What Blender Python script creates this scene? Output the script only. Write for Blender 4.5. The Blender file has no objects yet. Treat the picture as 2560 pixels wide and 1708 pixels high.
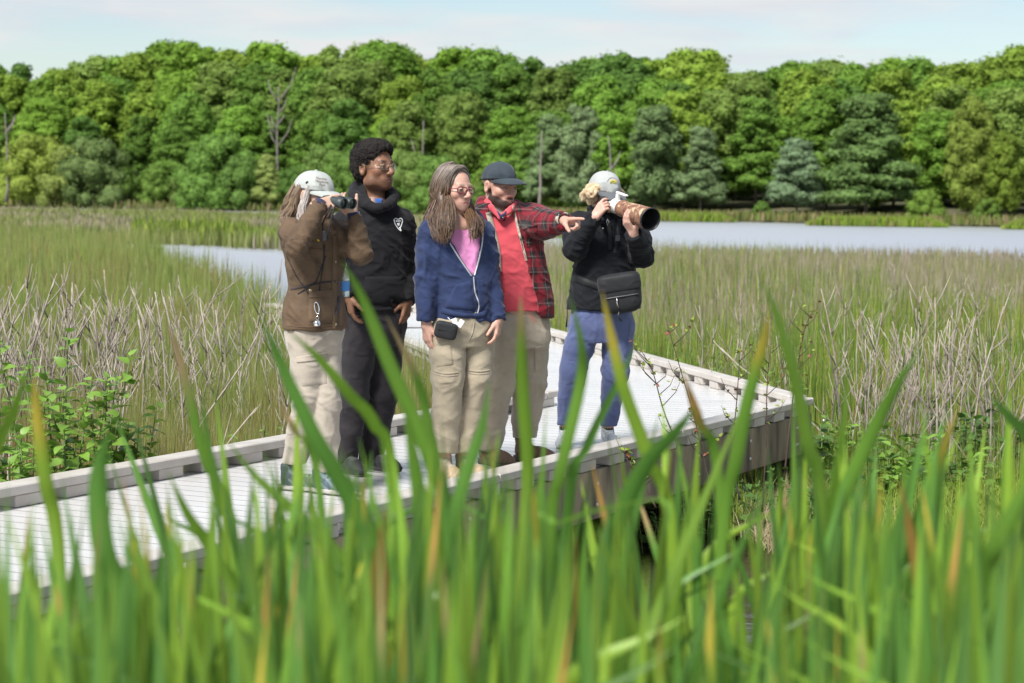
import bpy, math, random
import numpy as np
from mathutils import Vector, Matrix

# ------------------------------------------------------------------ camera, sky, sun, exposure
scn = bpy.context.scene
COL = scn.collection
FPX, CAMH = 5200.0, 2.18                      # focal length in photo pixels (2560 wide), eye height above the water
PITCH, ROLL = math.atan(364/FPX), 0.014
_U = np.array([0, math.sin(PITCH), math.cos(PITCH)]); _X = np.array([1.0, 0, 0])
C_F = np.array([0, math.cos(PITCH), -math.sin(PITCH)])
C_R = math.cos(ROLL)*_X + math.sin(ROLL)*_U
C_U = -math.sin(ROLL)*_X + math.cos(ROLL)*_U
CAM = np.array([0, 0, CAMH])
def ray(px, py): return C_F*FPX + C_R*(px-1280) + C_U*(854-py)
def on(px, py, z):                             # the point of plane z that shows at a photo pixel
    d = ray(px, py); return CAM + d*((z-CAMH)/d[2])
def at(px, py, Y):                             # the point at distance Y that shows at a photo pixel
    d = ray(px, py); return CAM + d*(Y/d[1])
def proj(p):
    v = np.asarray(p, float)-CAM; w = v@C_F
    return 1280+FPX*(v@C_R)/w, 854-FPX*(v@C_U)/w

cam = bpy.data.cameras.new('camera'); camo = bpy.data.objects.new('camera', cam); COL.objects.link(camo)
M = Matrix.Identity(4)
for i in range(3):
    M[i][0] = C_R[i]; M[i][1] = C_U[i]; M[i][2] = -C_F[i]; M[i][3] = CAM[i]
camo.matrix_world = M
cam.sensor_width = 36; cam.lens = 36*FPX/2560; cam.clip_start = .1; cam.clip_end = 3000
cam.dof.use_dof = True; cam.dof.focus_distance = 11.5; cam.dof.aperture_fstop = 4.0; cam.dof.aperture_blades = 9
scn.camera = camo

SUN_EL, SUN_AZ = math.radians(50), math.radians(-34)   # azimuth from -Y (behind the camera) towards -X
sun = bpy.data.lights.new('sun', 'SUN'); sun.energy = 3.9; sun.angle = math.radians(16); sun.color = (1, .97, .925)
suno = bpy.data.objects.new('sun', sun); COL.objects.link(suno)
sd = Vector((math.sin(SUN_AZ)*math.cos(SUN_EL), -math.cos(SUN_AZ)*math.cos(SUN_EL), math.sin(SUN_EL)))
suno.rotation_euler = sd.to_track_quat('Z', 'Y').to_euler(); suno.location = (0, 0, 30)

w = bpy.data.worlds.new('World'); scn.world = w; w.use_nodes = True
nt = w.node_tree; nt.nodes.clear(); N = nt.nodes.new; Lk = nt.links.new
sky = N('ShaderNodeTexSky'); sky.sky_type = 'NISHITA'; sky.sun_disc = False
sky.sun_elevation = SUN_EL; sky.sun_rotation = math.atan2(sd.x, sd.y); sky.air_density = 1.0; sky.dust_density = .5; sky.ozone_density = 1.2
tc = N('ShaderNodeTexCoord'); sep = N('ShaderNodeSeparateXYZ'); Lk(tc.outputs['Generated'], sep.inputs[0])
den = N('ShaderNodeMath'); den.operation = 'ADD'; den.inputs[1].default_value = .10
ab = N('ShaderNodeMath'); ab.operation = 'ABSOLUTE'; Lk(sep.outputs['Z'], ab.inputs[0]); Lk(ab.outputs[0], den.inputs[0])
dx = N('ShaderNodeMath'); dx.operation = 'DIVIDE'; Lk(sep.outputs['X'], dx.inputs[0]); Lk(den.outputs[0], dx.inputs[1])
dy = N('ShaderNodeMath'); dy.operation = 'DIVIDE'; Lk(sep.outputs['Y'], dy.inputs[0]); Lk(den.outputs[0], dy.inputs[1])
cmb = N('ShaderNodeCombineXYZ'); Lk(dx.outputs[0], cmb.inputs[0]); Lk(dy.outputs[0], cmb.inputs[1])
cl = N('ShaderNodeTexNoise'); cl.inputs['Scale'].default_value = 1.15; cl.inputs['Detail'].default_value = 6; cl.inputs['Roughness'].default_value = .52
cl.inputs['Distortion'].default_value = .4
Lk(cmb.outputs[0], cl.inputs['Vector'])
rp = N('ShaderNodeValToRGB'); rp.color_ramp.elements[0].position = .43; rp.color_ramp.elements[1].position = .60
rp.color_ramp.elements[0].color = (.12,)*3+(1,); rp.color_ramp.elements[1].color = (.97,)*3+(1,)
Lk(cl.outputs['Fac'], rp.inputs[0])
cl2 = N('ShaderNodeTexNoise'); cl2.inputs['Scale'].default_value = 2.3; cl2.inputs['Detail'].default_value = 5; Lk(cmb.outputs[0], cl2.inputs['Vector'])
rp2 = N('ShaderNodeValToRGB'); rp2.color_ramp.elements[0].color = (.385, .41, .455, 1); rp2.color_ramp.elements[1].color = (.455, .46, .465, 1)
rp2.color_ramp.elements[0].position = .3; rp2.color_ramp.elements[1].position = .6
Lk(cl2.outputs['Fac'], rp2.inputs[0])
sks = N('ShaderNodeVectorMath'); sks.operation = 'SCALE'; sks.inputs['Scale'].default_value = .072; Lk(sky.outputs[0], sks.inputs[0])
mx = N('ShaderNodeMix'); mx.data_type = 'RGBA'; Lk(rp.outputs[0], mx.inputs['Factor']); Lk(sks.outputs[0], mx.inputs['A']); Lk(rp2.outputs[0], mx.inputs['B'])
bg = N('ShaderNodeBackground'); bg.inputs['Strength'].default_value = 1.0; Lk(mx.outputs['Result'], bg.inputs['Color'])
wo = N('ShaderNodeOutputWorld'); Lk(bg.outputs[0], wo.inputs[0])

vs = scn.view_settings; vs.view_transform = 'Standard'; vs.look = 'None'; vs.exposure = 0.84; vs.gamma = 1; vs.use_curve_mapping = False
cy = scn.cycles; cy.use_denoising = True; cy.max_bounces = 8; cy.diffuse_bounces = 4; cy.glossy_bounces = 3; cy.transmission_bounces = 6; cy.transparent_max_bounces = 12
cy.sample_clamp_indirect = 6

# ------------------------------------------------------------------ helpers
rng = np.random.default_rng(7); random.seed(7)
def link(name, me, parent=None, loc=(0, 0, 0), **pr):
    o = bpy.data.objects.new(name, me); COL.objects.link(o)
    if parent is not None: o.parent = parent
    o.location = tuple(float(c) for c in loc)
    for k, v in pr.items(): o[k] = v
    return o
def empty(name, loc, **pr): return link(name, None, None, loc, **pr)
def mesh(name, v, f, mat=None, smooth=False, cols=None, uvs=None):
    me = bpy.data.meshes.new(name)
    v = np.asarray(v, np.float32).reshape(-1, 3)
    if isinstance(f, np.ndarray):
        n, k = f.shape
        me.vertices.add(len(v)); me.vertices.foreach_set('co', v.ravel())
        me.loops.add(n*k); me.loops.foreach_set('vertex_index', f.astype(np.int32).ravel())
        me.polygons.add(n); me.polygons.foreach_set('loop_start', np.arange(0, n*k, k, dtype=np.int32))
        me.update(calc_edges=True); me.validate()
    else:
        me.from_pydata(v.tolist(), [], f); me.update()
    if smooth: me.polygons.foreach_set('use_smooth', np.ones(len(me.polygons), bool))
    if cols is not None:
        a = me.attributes.new('Col', 'FLOAT_COLOR', 'POINT'); c = np.ones((len(v), 4), np.float32); c[:, :cols.shape[1]] = cols
        a.data.foreach_set('color', c.ravel())
    if uvs is not None:
        a = me.attributes.new('puv', 'FLOAT_VECTOR', 'POINT'); a.data.foreach_set('vector', np.asarray(uvs, np.float32).ravel())
    if mat is not None: me.materials.append(mat)
    return me

class MB:                                       # collects boxes, tubes, lathes into one mesh
    def __init__(s): s.v = []; s.f = []
    def add(s, v, f):
        b = len(s.v); s.v += [tuple(map(float, p)) for p in v]; s.f += [[b+i for i in q] for q in f]; return s
    def box(s, c, h, ax=None, bev=0.0):
        c = np.array(c, float); A = np.eye(3) if ax is None else np.array(ax, float)
        if bev <= 0:
            sg = [(-1,-1,-1),(1,-1,-1),(1,1,-1),(-1,1,-1),(-1,-1,1),(1,-1,1),(1,1,1),(-1,1,1)]
            return s.add([c+(np.array(q)*h)@A for q in sg], [(0,3,2,1),(4,5,6,7),(0,1,5,4),(1,2,6,5),(2,3,7,6),(3,0,4,7)])
        hx, hy, hz = h; b = min(bev, hx, hy, hz)
        prof = [(-hy+b,-hz),(hy-b,-hz),(hy,-hz+b),(hy,hz-b),(hy-b,hz),(-hy+b,hz),(-hy,hz-b),(-hy,-hz+b)]
        v = []
        for sx, k in ((-hx, .0), (-hx+b, 1), (hx-b, 1), (hx, .0)):
            for (y, z) in prof:
                yy = y if k else y*(1-b/hy); zz = z if k else z*(1-b/hz)
                v.append(c+np.array((sx, yy, zz))@A)
        f = [list(range(7, -1, -1)), list(range(24, 32))]
        for r in range(3):
            for i in range(8): j = (i+1) % 8; f.append([r*8+i, r*8+j, r*8+8+j, r*8+8+i])
        return s.add(v, f)
    def tube(s, pts, rad, n=6, cap=True, flat=1.0):
        P = np.array(pts, float); R = np.broadcast_to(np.asarray(rad, float), (len(P),)); v = []; ref = np.array((0.3, .2, .93))
        T = np.gradient(P, axis=0); T /= np.linalg.norm(T, axis=1)[:, None]+1e-9
        for p, t, r in zip(P, T, R):
            a = np.cross(t, ref); 
            if np.linalg.norm(a) < .1: a = np.cross(t, (1, 0, 0))
            a /= np.linalg.norm(a); b = np.cross(t, a)
            for i in range(n):
                g = 2*math.pi*i/n; v.append(p+r*(math.cos(g)*a+flat*math.sin(g)*b))
        f = []
        for k in range(len(P)-1):
            for i in range(n): j = (i+1) % n; f.append([k*n+i, k*n+j, k*n+n+j, k*n+n+i])
        if cap: f += [list(range(n-1, -1, -1)), [(len(P)-1)*n+i for i in range(n)]]
        return s.add(v, f)
    def lathe(s, o, ax, prof, n=16):             # prof: (distance along ax, radius)
        o = np.array(o, float); ax = np.array(ax, float); ax /= np.linalg.norm(ax)
        a = np.cross(ax, (0.1, .2, .97)); a /= np.linalg.norm(a); b = np.cross(ax, a); v = []
        for (h, r) in prof:
            for i in range(n): g = 2*math.pi*i/n; v.append(o+ax*h+max(r, 1e-4)*(math.cos(g)*a+math.sin(g)*b))
        f = []
        for k in range(len(prof)-1):
            for i in range(n): j = (i+1) % n; f.append([k*n+i, k*n+j, k*n+n+j, k*n+n+i])
        return s.add(v, f)
    def mesh(s, name, mat=None, smooth=False): return mesh(name, s.v, s.f, mat, smooth)

def mat(name, col=(.5, .5, .5), rough=.6, var=0.0, scale=10, col2=None, bump=0.0, bscale=60, attr=None, spec=.5, stretch=None, metal=0, trans=0.0, sheen=0.0, objcol=False, detail=5, obj_rand=0.0):
    m = bpy.data.materials.new(name); m.use_nodes = True; nt = m.node_tree; P = nt.nodes['Principled BSDF']
    def nn(t): return nt.nodes.new(t)
    P.inputs['Roughness'].default_value = rough; P.inputs['Specular IOR Level'].default_value = spec; P.inputs['Metallic'].default_value = metal
    if sheen: P.inputs['Sheen Weight'].default_value = sheen; P.inputs['Sheen Roughness'].default_value = .5
    tc = nn('ShaderNodeTexCoord'); mp = nn('ShaderNodeMapping'); nt.links.new(tc.outputs['Object'], mp.inputs[0])
    if stretch: mp.inputs['Scale'].default_value = stretch
    base = None
    if attr:
        a = nn('ShaderNodeAttribute'); a.attribute_name = attr; base = a.outputs['Color']
    elif objcol:
        a = nn('ShaderNodeObjectInfo'); base = a.outputs['Color']
    if col2 is None and var > 0: col2 = tuple(c*(1-var) for c in col)
    if var > 0 or (col2 is not None):
        n = nn('ShaderNodeTexNoise'); n.inputs['Scale'].default_value = scale; n.inputs['Detail'].default_value = detail; nt.links.new(mp.outputs[0], n.inputs['Vector'])
        r = nn('ShaderNodeMapRange'); r.inputs[1].default_value = .35; r.inputs[2].default_value = .65; nt.links.new(n.outputs['Fac'], r.inputs[0])
        if base is None:
            x = nn('ShaderNodeMix'); x.data_type = 'RGBA'; nt.links.new(r.outputs[0], x.inputs['Factor'])
            x.inputs['A'].default_value = tuple(col)+(1,); x.inputs['B'].default_value = tuple(col2)+(1,); base = x.outputs['Result']
        else:
            r.inputs[3].default_value = 1-var; r.inputs[4].default_value = 1+var*.6
            x = nn('ShaderNodeVectorMath'); x.operation = 'SCALE'; nt.links.new(base, x.inputs[0]); nt.links.new(r.outputs[0], x.inputs['Scale']); base = x.outputs[0]
    if obj_rand > 0:
        oi = nn('ShaderNodeObjectInfo'); r = nn('ShaderNodeMapRange'); r.inputs[3].default_value = 1-obj_rand; r.inputs[4].default_value = 1+obj_rand; nt.links.new(oi.outputs['Random'], r.inputs[0])
        x = nn('ShaderNodeVectorMath'); x.operation = 'SCALE'; nt.links.new(r.outputs[0], x.inputs['Scale'])
        if base is None: x.inputs[0].default_value = col
        else: nt.links.new(base, x.inputs[0])
        base = x.outputs[0]
    if base is None: P.inputs['Base Color'].default_value = tuple(col)+(1,)
    else: nt.links.new(base, P.inputs['Base Color'])
    if bump > 0:
        n = nn('ShaderNodeTexNoise'); n.inputs['Scale'].default_value = bscale; n.inputs['Detail'].default_value = 4; nt.links.new(mp.outputs[0], n.inputs['Vector'])
        b = nn('ShaderNodeBump'); b.inputs['Strength'].default_value = bump; b.inputs['Distance'].default_value = .01; nt.links.new(n.outputs['Fac'], b.inputs['Height']); nt.links.new(b.outputs[0], P.inputs['Normal'])
    if trans > 0:
        t = nn('ShaderNodeBsdfTranslucent'); ms = nn('ShaderNodeMixShader'); ms.inputs[0].default_value = trans
        if base is None: t.inputs['Color'].default_value = tuple(col)+(1,)
        else: nt.links.new(base, t.inputs['Color'])
        out = nt.nodes['Material Output']; nt.links.new(P.outputs[0], ms.inputs[1]); nt.links.new(t.outputs[0], ms.inputs[2]); nt.links.new(ms.outputs[0], out.inputs[0])
    return m
_T = np.random.default_rng(3).random((32, 32, 32)).astype(np.float32)
def vnoise(p):                                  # value noise, 0..1
    p = np.asarray(p, np.float32); i = np.floor(p).astype(int); f = p-i; f = f*f*(3-2*f); r = 0
    for a in (0, 1):
        for b in (0, 1):
            for c in (0, 1):
                wt = (f[:, 0] if a else 1-f[:, 0])*(f[:, 1] if b else 1-f[:, 1])*(f[:, 2] if c else 1-f[:, 2])
                r = r+wt*_T[(i[:, 0]+a) % 32, (i[:, 1]+b) % 32, (i[:, 2]+c) % 32]
    return r
def nrm(v): v = np.asarray(v, float); return v/(np.linalg.norm(v)+1e-12)
def cint(x, xs, ys):                             # smooth interpolation
    xs = np.asarray(xs, float); ys = np.asarray(ys, float); m = np.gradient(ys, xs)
    x = np.clip(x, xs[0], xs[-1]); i = np.clip(np.searchsorted(xs, x)-1, 0, len(xs)-2); h = xs[i+1]-xs[i]; t = (x-xs[i])/h
    return (2*t**3-3*t*t+1)*ys[i]+(t**3-2*t*t+t)*h*m[i]+(-2*t**3+3*t*t)*ys[i+1]+(t**3-t*t)*h*m[i+1]
# ------------------------------------------------------------------ boardwalk
DZ = .65                                        # deck height above the water
UU = nrm((.455, .8905)); NN = np.array((-UU[1], UU[0]))      # along and across the main walk
FO, BO = 4.85, 6.75                             # offsets of its outer front and back edge along NN
VV = nrm((-.227, .974)); VR = np.array((VV[1], -VV[0]))      # along the side branch, and to its right
BR0 = np.array((1.47, 18.0)); BWID = 1.95       # a point of the branch's right edge; its width
SEAM = on(1480, 1005, DZ)[:2]
m_deck = mat('pale_composite', (.58, .575, .57), .27, .10, 3.5, (.52, .505, .49), bump=.12, bscale=90, stretch=(1, 1, 1), obj_rand=.035, spec=.55)
m_rail = mat('rail_composite', (.50, .47, .43), .42, .2, 5, (.41, .375, .335), bump=.1, bscale=70, obj_rand=.05)
m_beam = mat('weathered_beam', (.33, .265, .17), .8, .5, 2.6, (.085, .07, .055), bump=.5, bscale=40, stretch=(2.5, 2.5, .6), obj_rand=.12, detail=8)
m_pile = mat('dark_pile', (.09, .07, .05), .85, .4, 6, bump=.5)
m_bolt = mat('bolt_metal', (.55, .55, .52), .4, metal=.7)
m_gapshade = mat('painted_gap_shade', (.17, .155, .14), .8, .3, 30)  # dark colour standing in for shade between the planks
walk = empty('boardwalk', (0, 0, 0), kind='structure', label='pale composite boardwalk with low slotted kerbs crossing the marsh')
def clip(poly, n, d):                           # keep n.p <= d
    out = []
    for i in range(len(poly)):
        a, b = poly[i], poly[(i+1) % len(poly)]; da, db = a@n-d, b@n-d
        if da <= 0: out.append(a)
        if (da < 0 < db) or (db < 0 < da): out.append(a+(b-a)*(da/(da-db)))
    return out
def slab(poly, z0, z1, ch=.004):
    P = [np.array(p) for p in poly]; c = sum(P)/len(P); n = len(P); v = []; f = []
    ar = sum(P[i][0]*P[(i+1) % n][1]-P[(i+1) % n][0]*P[i][1] for i in range(n))
    if ar < 0: P = P[::-1]
    for z, k in ((z0, 0), (z1-ch, 0), (z1, ch)):
        for p in P: q = p+(c-p)*min(1, k/(np.linalg.norm(c-p)+1e-6)); v.append((q[0], q[1], z))
    for r in range(2):
        for i in range(n): j = (i+1) % n; f.append([r*n+i, r*n+j, r*n+n+j, r*n+n+i])
    f += [[2*n+i for i in range(n)], list(range(n-1, -1, -1))]
    return v, f
def plank(poly, z0=DZ-.03, z1=DZ, nm='plank', mt=None):
    if len(poly) < 3: return
    a = abs(sum(poly[i][0]*poly[(i+1) % len(poly)][1]-poly[(i+1) % len(poly)][0]*poly[i][1] for i in range(len(poly))))/2
    if a < .004: return
    c = sum(poly)/len(poly); v, f = slab([p-c for p in poly], z0-z1, 0); me = mesh(nm, v, f, mt or m_deck); me.materials.append(m_gapshade); k = 2*len(poly)
    for q in me.polygons[:k]: q.material_index = 1   # side faces darkened to paint shade into the gaps
    return link(nm, me, walk, (c[0], c[1], z1))
right_d = BR0@VR
for k in range(34, 128):                        # main walk: 0.137 m boards laid across it
    s0 = k*.14; s1 = s0+.1320
    poly = [UU*s0+NN*(FO+.06), UU*s1+NN*(FO+.06), UU*s1+NN*(BO-.015), UU*s0+NN*(BO-.015)]
    poly = clip(poly, VR, right_d-.02)
    poly = clip(poly, VV, SEAM@VV)              # stops at the seam with the branch
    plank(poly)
for k in range(0, 62):                          # branch
    s0 = SEAM@VV+.006+k*.14; s1 = s0+.1320
    poly = [VV*s0+VR*(right_d-.015), VV*s1+VR*(right_d-.015), VV*s1+VR*(right_d-BWID+.015), VV*s0+VR*(right_d-BWID+.015)]
    poly = clip(poly, -NN, -(FO+.02))
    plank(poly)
B2 = BR0+VV*((SEAM@VV+62*.14)-BR0@VV)           # the branch bends left beyond its straight stretch
V2 = nrm((-.40, .917)); V2R = np.array((V2[1], -V2[0])); d2 = B2@V2R
for k in range(0, 25):
    s0 = B2@V2+.006+k*.14; s1 = s0+.1320
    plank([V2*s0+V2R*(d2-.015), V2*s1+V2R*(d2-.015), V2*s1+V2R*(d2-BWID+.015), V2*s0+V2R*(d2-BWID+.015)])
m_backing = mat('dark_gap_backing', (.035, .028, .022), .9, .3, 6)
for off_ in (.36, .80, 1.22, 1.60):              # near-black slabs added under the boards to make the gaps look shaded
    a_, b_ = UU*4.5+NN*(FO+off_), UU*(13.5 if off_ > 1 else 13.9)+NN*(FO+off_); c_ = (a_+b_)/2; link('gap_backing', MB().box((0, 0, 0), (np.linalg.norm(b_-a_)/2, .20, .07), [[UU[0], UU[1], 0], [NN[0], NN[1], 0], [0, 0, 1]]).mesh('gap_backing', m_backing), walk, (c_[0], c_[1], DZ-.105))
for off_ in (.36, .76, 1.12, 1.44):
    a_, b_ = VV*(SEAM@VV+.1)+VR*(right_d-off_), VV*(SEAM@VV+8.6)+VR*(right_d-off_); c_ = (a_+b_)/2; link('gap_backing', MB().box((0, 0, 0), (4.2, .17, .07), [[VV[0], VV[1], 0], [VR[0], VR[1], 0], [0, 0, 1]]).mesh('gap_backing', m_backing), walk, (c_[0], c_[1], DZ-.107-.003*off_))
def kerb(a, b, inw, bl=.20, gap=.19, seg=2.44, skip=0):
    """a->b outer top edge line, inw: inward normal; blocks below a capping rail"""
    a = np.array(a); b = np.array(b); t = nrm(b-a); Ln = np.linalg.norm(b-a); ax = np.array([[t[0], t[1], 0], [inw[0], inw[1], 0], [0, 0, 1]])
    s = 0
    while s < Ln-.02:
        e = min(s+seg, Ln); c = a+t*(s+e)/2+inw*.07
        mb = MB().box((0, 0, 0), ((e-s)/2-.003, .07, .024), ax, .006)
        link('kerb_rail', mb.mesh('kerb_rail', m_rail), walk, (c[0], c[1], DZ+.086+rng.uniform(-.0015, .0015))); s = e
    bm = MB().box((0, 0, 0), (bl/2, .062, .0295), ax, .004).mesh('kerb_block', m_rail)
    s = .02+skip
    while s+bl < Ln:
        c = a+t*(s+bl/2)+inw*.07
        link('kerb_block', bm, walk, (c[0], c[1], DZ+.0315)); s += bl+gap
def fascia(a, b, outw, seg=2.44):
    a = np.array(a); b = np.array(b); t = nrm(b-a); Ln = np.linalg.norm(b-a); ax = np.array([[t[0], t[1], 0], [-outw[0], -outw[1], 0], [0, 0, 1]])
    s = 0
    while s < Ln-.02:
        e = min(s+seg, Ln); c = a+t*(s+e)/2-outw*.035
        beam = link('rim_beam', MB().box((0, 0, 0), ((e-s)/2-.004, .022, .14), ax, .004).mesh('rim_beam', m_beam), walk, (c[0], c[1], DZ-.143))
        for q in (.30, (e-s)/2, e-s-.3):
            for zz in (.06, -.06):
                p = t*(q-(e-s)/2)+outw*.02
                link('bolt', MB().lathe((p[0], p[1], zz), (outw[0], outw[1], 0), [(0, .013), (.006, .013), (.012, .007), (.012, 0)], 8).mesh('bolt', m_bolt), beam)
        p = a+t*(s+.25)-outw*.16
        link('pile', MB().lathe((0, 0, -1.2), (0, 0, 1), [(0, .1), (1.2, .09)], 12).mesh('pile', m_pile, True), walk, (p[0], p[1], DZ-.32)); s = e
end = UU*((right_d-(NN*FO)@VR)/(UU@VR))+NN*FO   # front right corner
fs = UU*4.5+NN*FO
kerb(fs, end, NN, .20, .19)
fascia(fs, end, -NN)
inner = UU*13.74+NN*BO                          # where the back kerb stops
kerb(UU*6.2+NN*BO, inner, -NN, .21, .17)
fascia(UU*6.2+NN*BO, inner, NN)
kerb(end+VV*.15, VR*right_d+VV*(SEAM@VV+62*.14), -VR, .20, .19, skip=.05)
fascia(end+VV*.05, VR*right_d+VV*(SEAM@VV+62*.14), VR)
ls = inner-VR*.12+VV*.35
lo = VR*(right_d-BWID)
kerb(lo+VV*(15.3), lo+VV*(SEAM@VV+62*.14), VR, .20, .19)
fascia(lo+VV*(15.3), lo+VV*(SEAM@VV+62*.14), -VR)
kerb(B2, B2+V2*3.5, -V2R); kerb(B2-V2R*BWID, B2-V2R*BWID+V2*3.5, V2R); fascia(B2-V2R*BWID, B2-V2R*BWID+V2*3.5, -V2R)
# ------------------------------------------------------------------ water, marsh ground, far shore
def X_at(px, Y): return (px-1280)/FPX*Y
m_water = bpy.data.materials.new('pond_water'); m_water.use_nodes = True; nt = m_water.node_tree; nt.nodes.clear(); NW = nt.nodes.new
tcn = NW('ShaderNodeTexCoord'); mp = NW('ShaderNodeMapping'); mp.inputs['Scale'].default_value = (1, 2.2, 1); nt.links.new(tcn.outputs['Object'], mp.inputs[0])
n1 = NW('ShaderNodeTexNoise'); n1.inputs['Scale'].default_value = 1.6; n1.inputs['Detail'].default_value = 5; n1.inputs['Roughness'].default_value = .55; nt.links.new(mp.outputs[0], n1.inputs['Vector'])
bp = NW('ShaderNodeBump'); bp.inputs['Strength'].default_value = .5; bp.inputs['Distance'].default_value = .022; nt.links.new(n1.outputs['Fac'], bp.inputs['Height'])
sxy = NW('ShaderNodeSeparateXYZ'); nt.links.new(tcn.outputs['Object'], sxy.inputs[0])     # sheltered near the walk, ruffled by wind on the open pond
mr = NW('ShaderNodeMapRange'); mr.inputs[1].default_value = 18; mr.inputs[2].default_value = 55; mr.inputs[3].default_value = .06; mr.inputs[4].default_value = .42; nt.links.new(sxy.outputs['Y'], mr.inputs[0])
gl = NW('ShaderNodeBsdfGlossy'); gl.distribution = 'MULTI_GGX'; gl.inputs['Color'].default_value = (.97, .98, 1, 1); nt.links.new(mr.outputs[0], gl.inputs['Roughness']); nt.links.new(bp.outputs[0], gl.inputs['Normal'])
df = NW('ShaderNodeBsdfDiffuse'); df.inputs['Color'].default_value = (.045, .04, .022, 1); fz = NW('ShaderNodeFresnel'); fz.inputs['IOR'].default_value = 1.42
mw = NW('ShaderNodeMixShader'); nt.links.new(fz.outputs[0], mw.inputs[0]); nt.links.new(df.outputs[0], mw.inputs[1]); nt.links.new(gl.outputs[0], mw.inputs[2]); ow = NW('ShaderNodeOutputMaterial'); nt.links.new(mw.outputs[0], ow.inputs[0])
link('water', mesh('water', [(-400, -25, 0), (400, -25, 0), (400, 420, 0), (-400, 420, 0)], [[0, 1, 2, 3]], m_water), None, kind='structure', label='pale still pond water between the marsh plants')
m_mud = mat('marsh_mud', (.050, .042, .026), .9, .5, 1.2, (.075, .075, .03), bump=.6, bscale=9)
def sheet(name, outline, z, mt, nx=28, ny=28, amp=.05, **k):
    """ground patch: outline rows (Y, X0, X1); its rim dips under the water"""
    rows = sorted(outline); Ys = [r[0] for r in rows]; V = []; yy = np.linspace(Ys[0], Ys[-1], ny)
    for j, y in enumerate(yy):
        x0 = np.interp(y, Ys, [r[1] for r in rows]); x1 = np.interp(y, Ys, [r[2] for r in rows])
        for i in range(nx):
            t = i/(nx-1); e = min(t, 1-t, j/(ny-1), 1-j/(ny-1)); zz = z*min(1, e*9)-.12*(e < .001)+amp*(vnoise(np.array([[x0+(x1-x0)*t, y, 0]])*.9+7)[0]-.5)*(e > .001)
            V.append((x0+(x1-x0)*t, y, zz))
    f = [[j*nx+i, j*nx+i+1, (j+1)*nx+i+1, (j+1)*nx+i] for j in range(ny-1) for i in range(nx-1)]
    return link(name, mesh(name, V, f, mt, True), None, kind='structure', **k)
sheet('marsh_ground_left', [(9.5, -8, -2.9), (14, -10, -.6), (16, -11, -.1), (22, -12, -1.6), (32, -14, -3.5), (38, -14, -8.5)], .07, m_mud)
sheet('marsh_ground_right', [(13.2, 2.0, 9), (15.5, 2.3, 11), (22, .6, 14), (30, -1.2, 18), (46, -1, 24), (64, -1, 26)], .08, m_mud)
sheet('marsh_ground_far', [(82, -60, -14), (100, -60, -2), (150, -70, 3), (186, -80, 6)], .10, m_mud)
m_shore = mat('shore_earth', (.065, .075, .03), .95, .5, .2, (.10, .09, .045))
def ysh(px): return float(np.interp(px, [-800, 0, 700, 1500, 2560, 3400], [262, 250, 238, 204, 184, 175]))
V = []; pxs = np.linspace(-2200, 4800, 60); offs = [(-1.5, -.15), (0, .05), (4, .5), (12, 1.2), (40, 2.5), (120, 5), (600, 8), (1500, 10)]
for (o, z) in offs:
    for px in pxs: y = ysh(px)+o; V.append((X_at(px, y), y, z+.2*rng.random()*(o > 0)))
f = [[j*60+i, j*60+i+1, (j+1)*60+i+1, (j+1)*60+i] for j in range(len(offs)-1) for i in range(59)]
link('far_shore', mesh('far_shore', V, f, m_shore, True), None, kind='structure')

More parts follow.
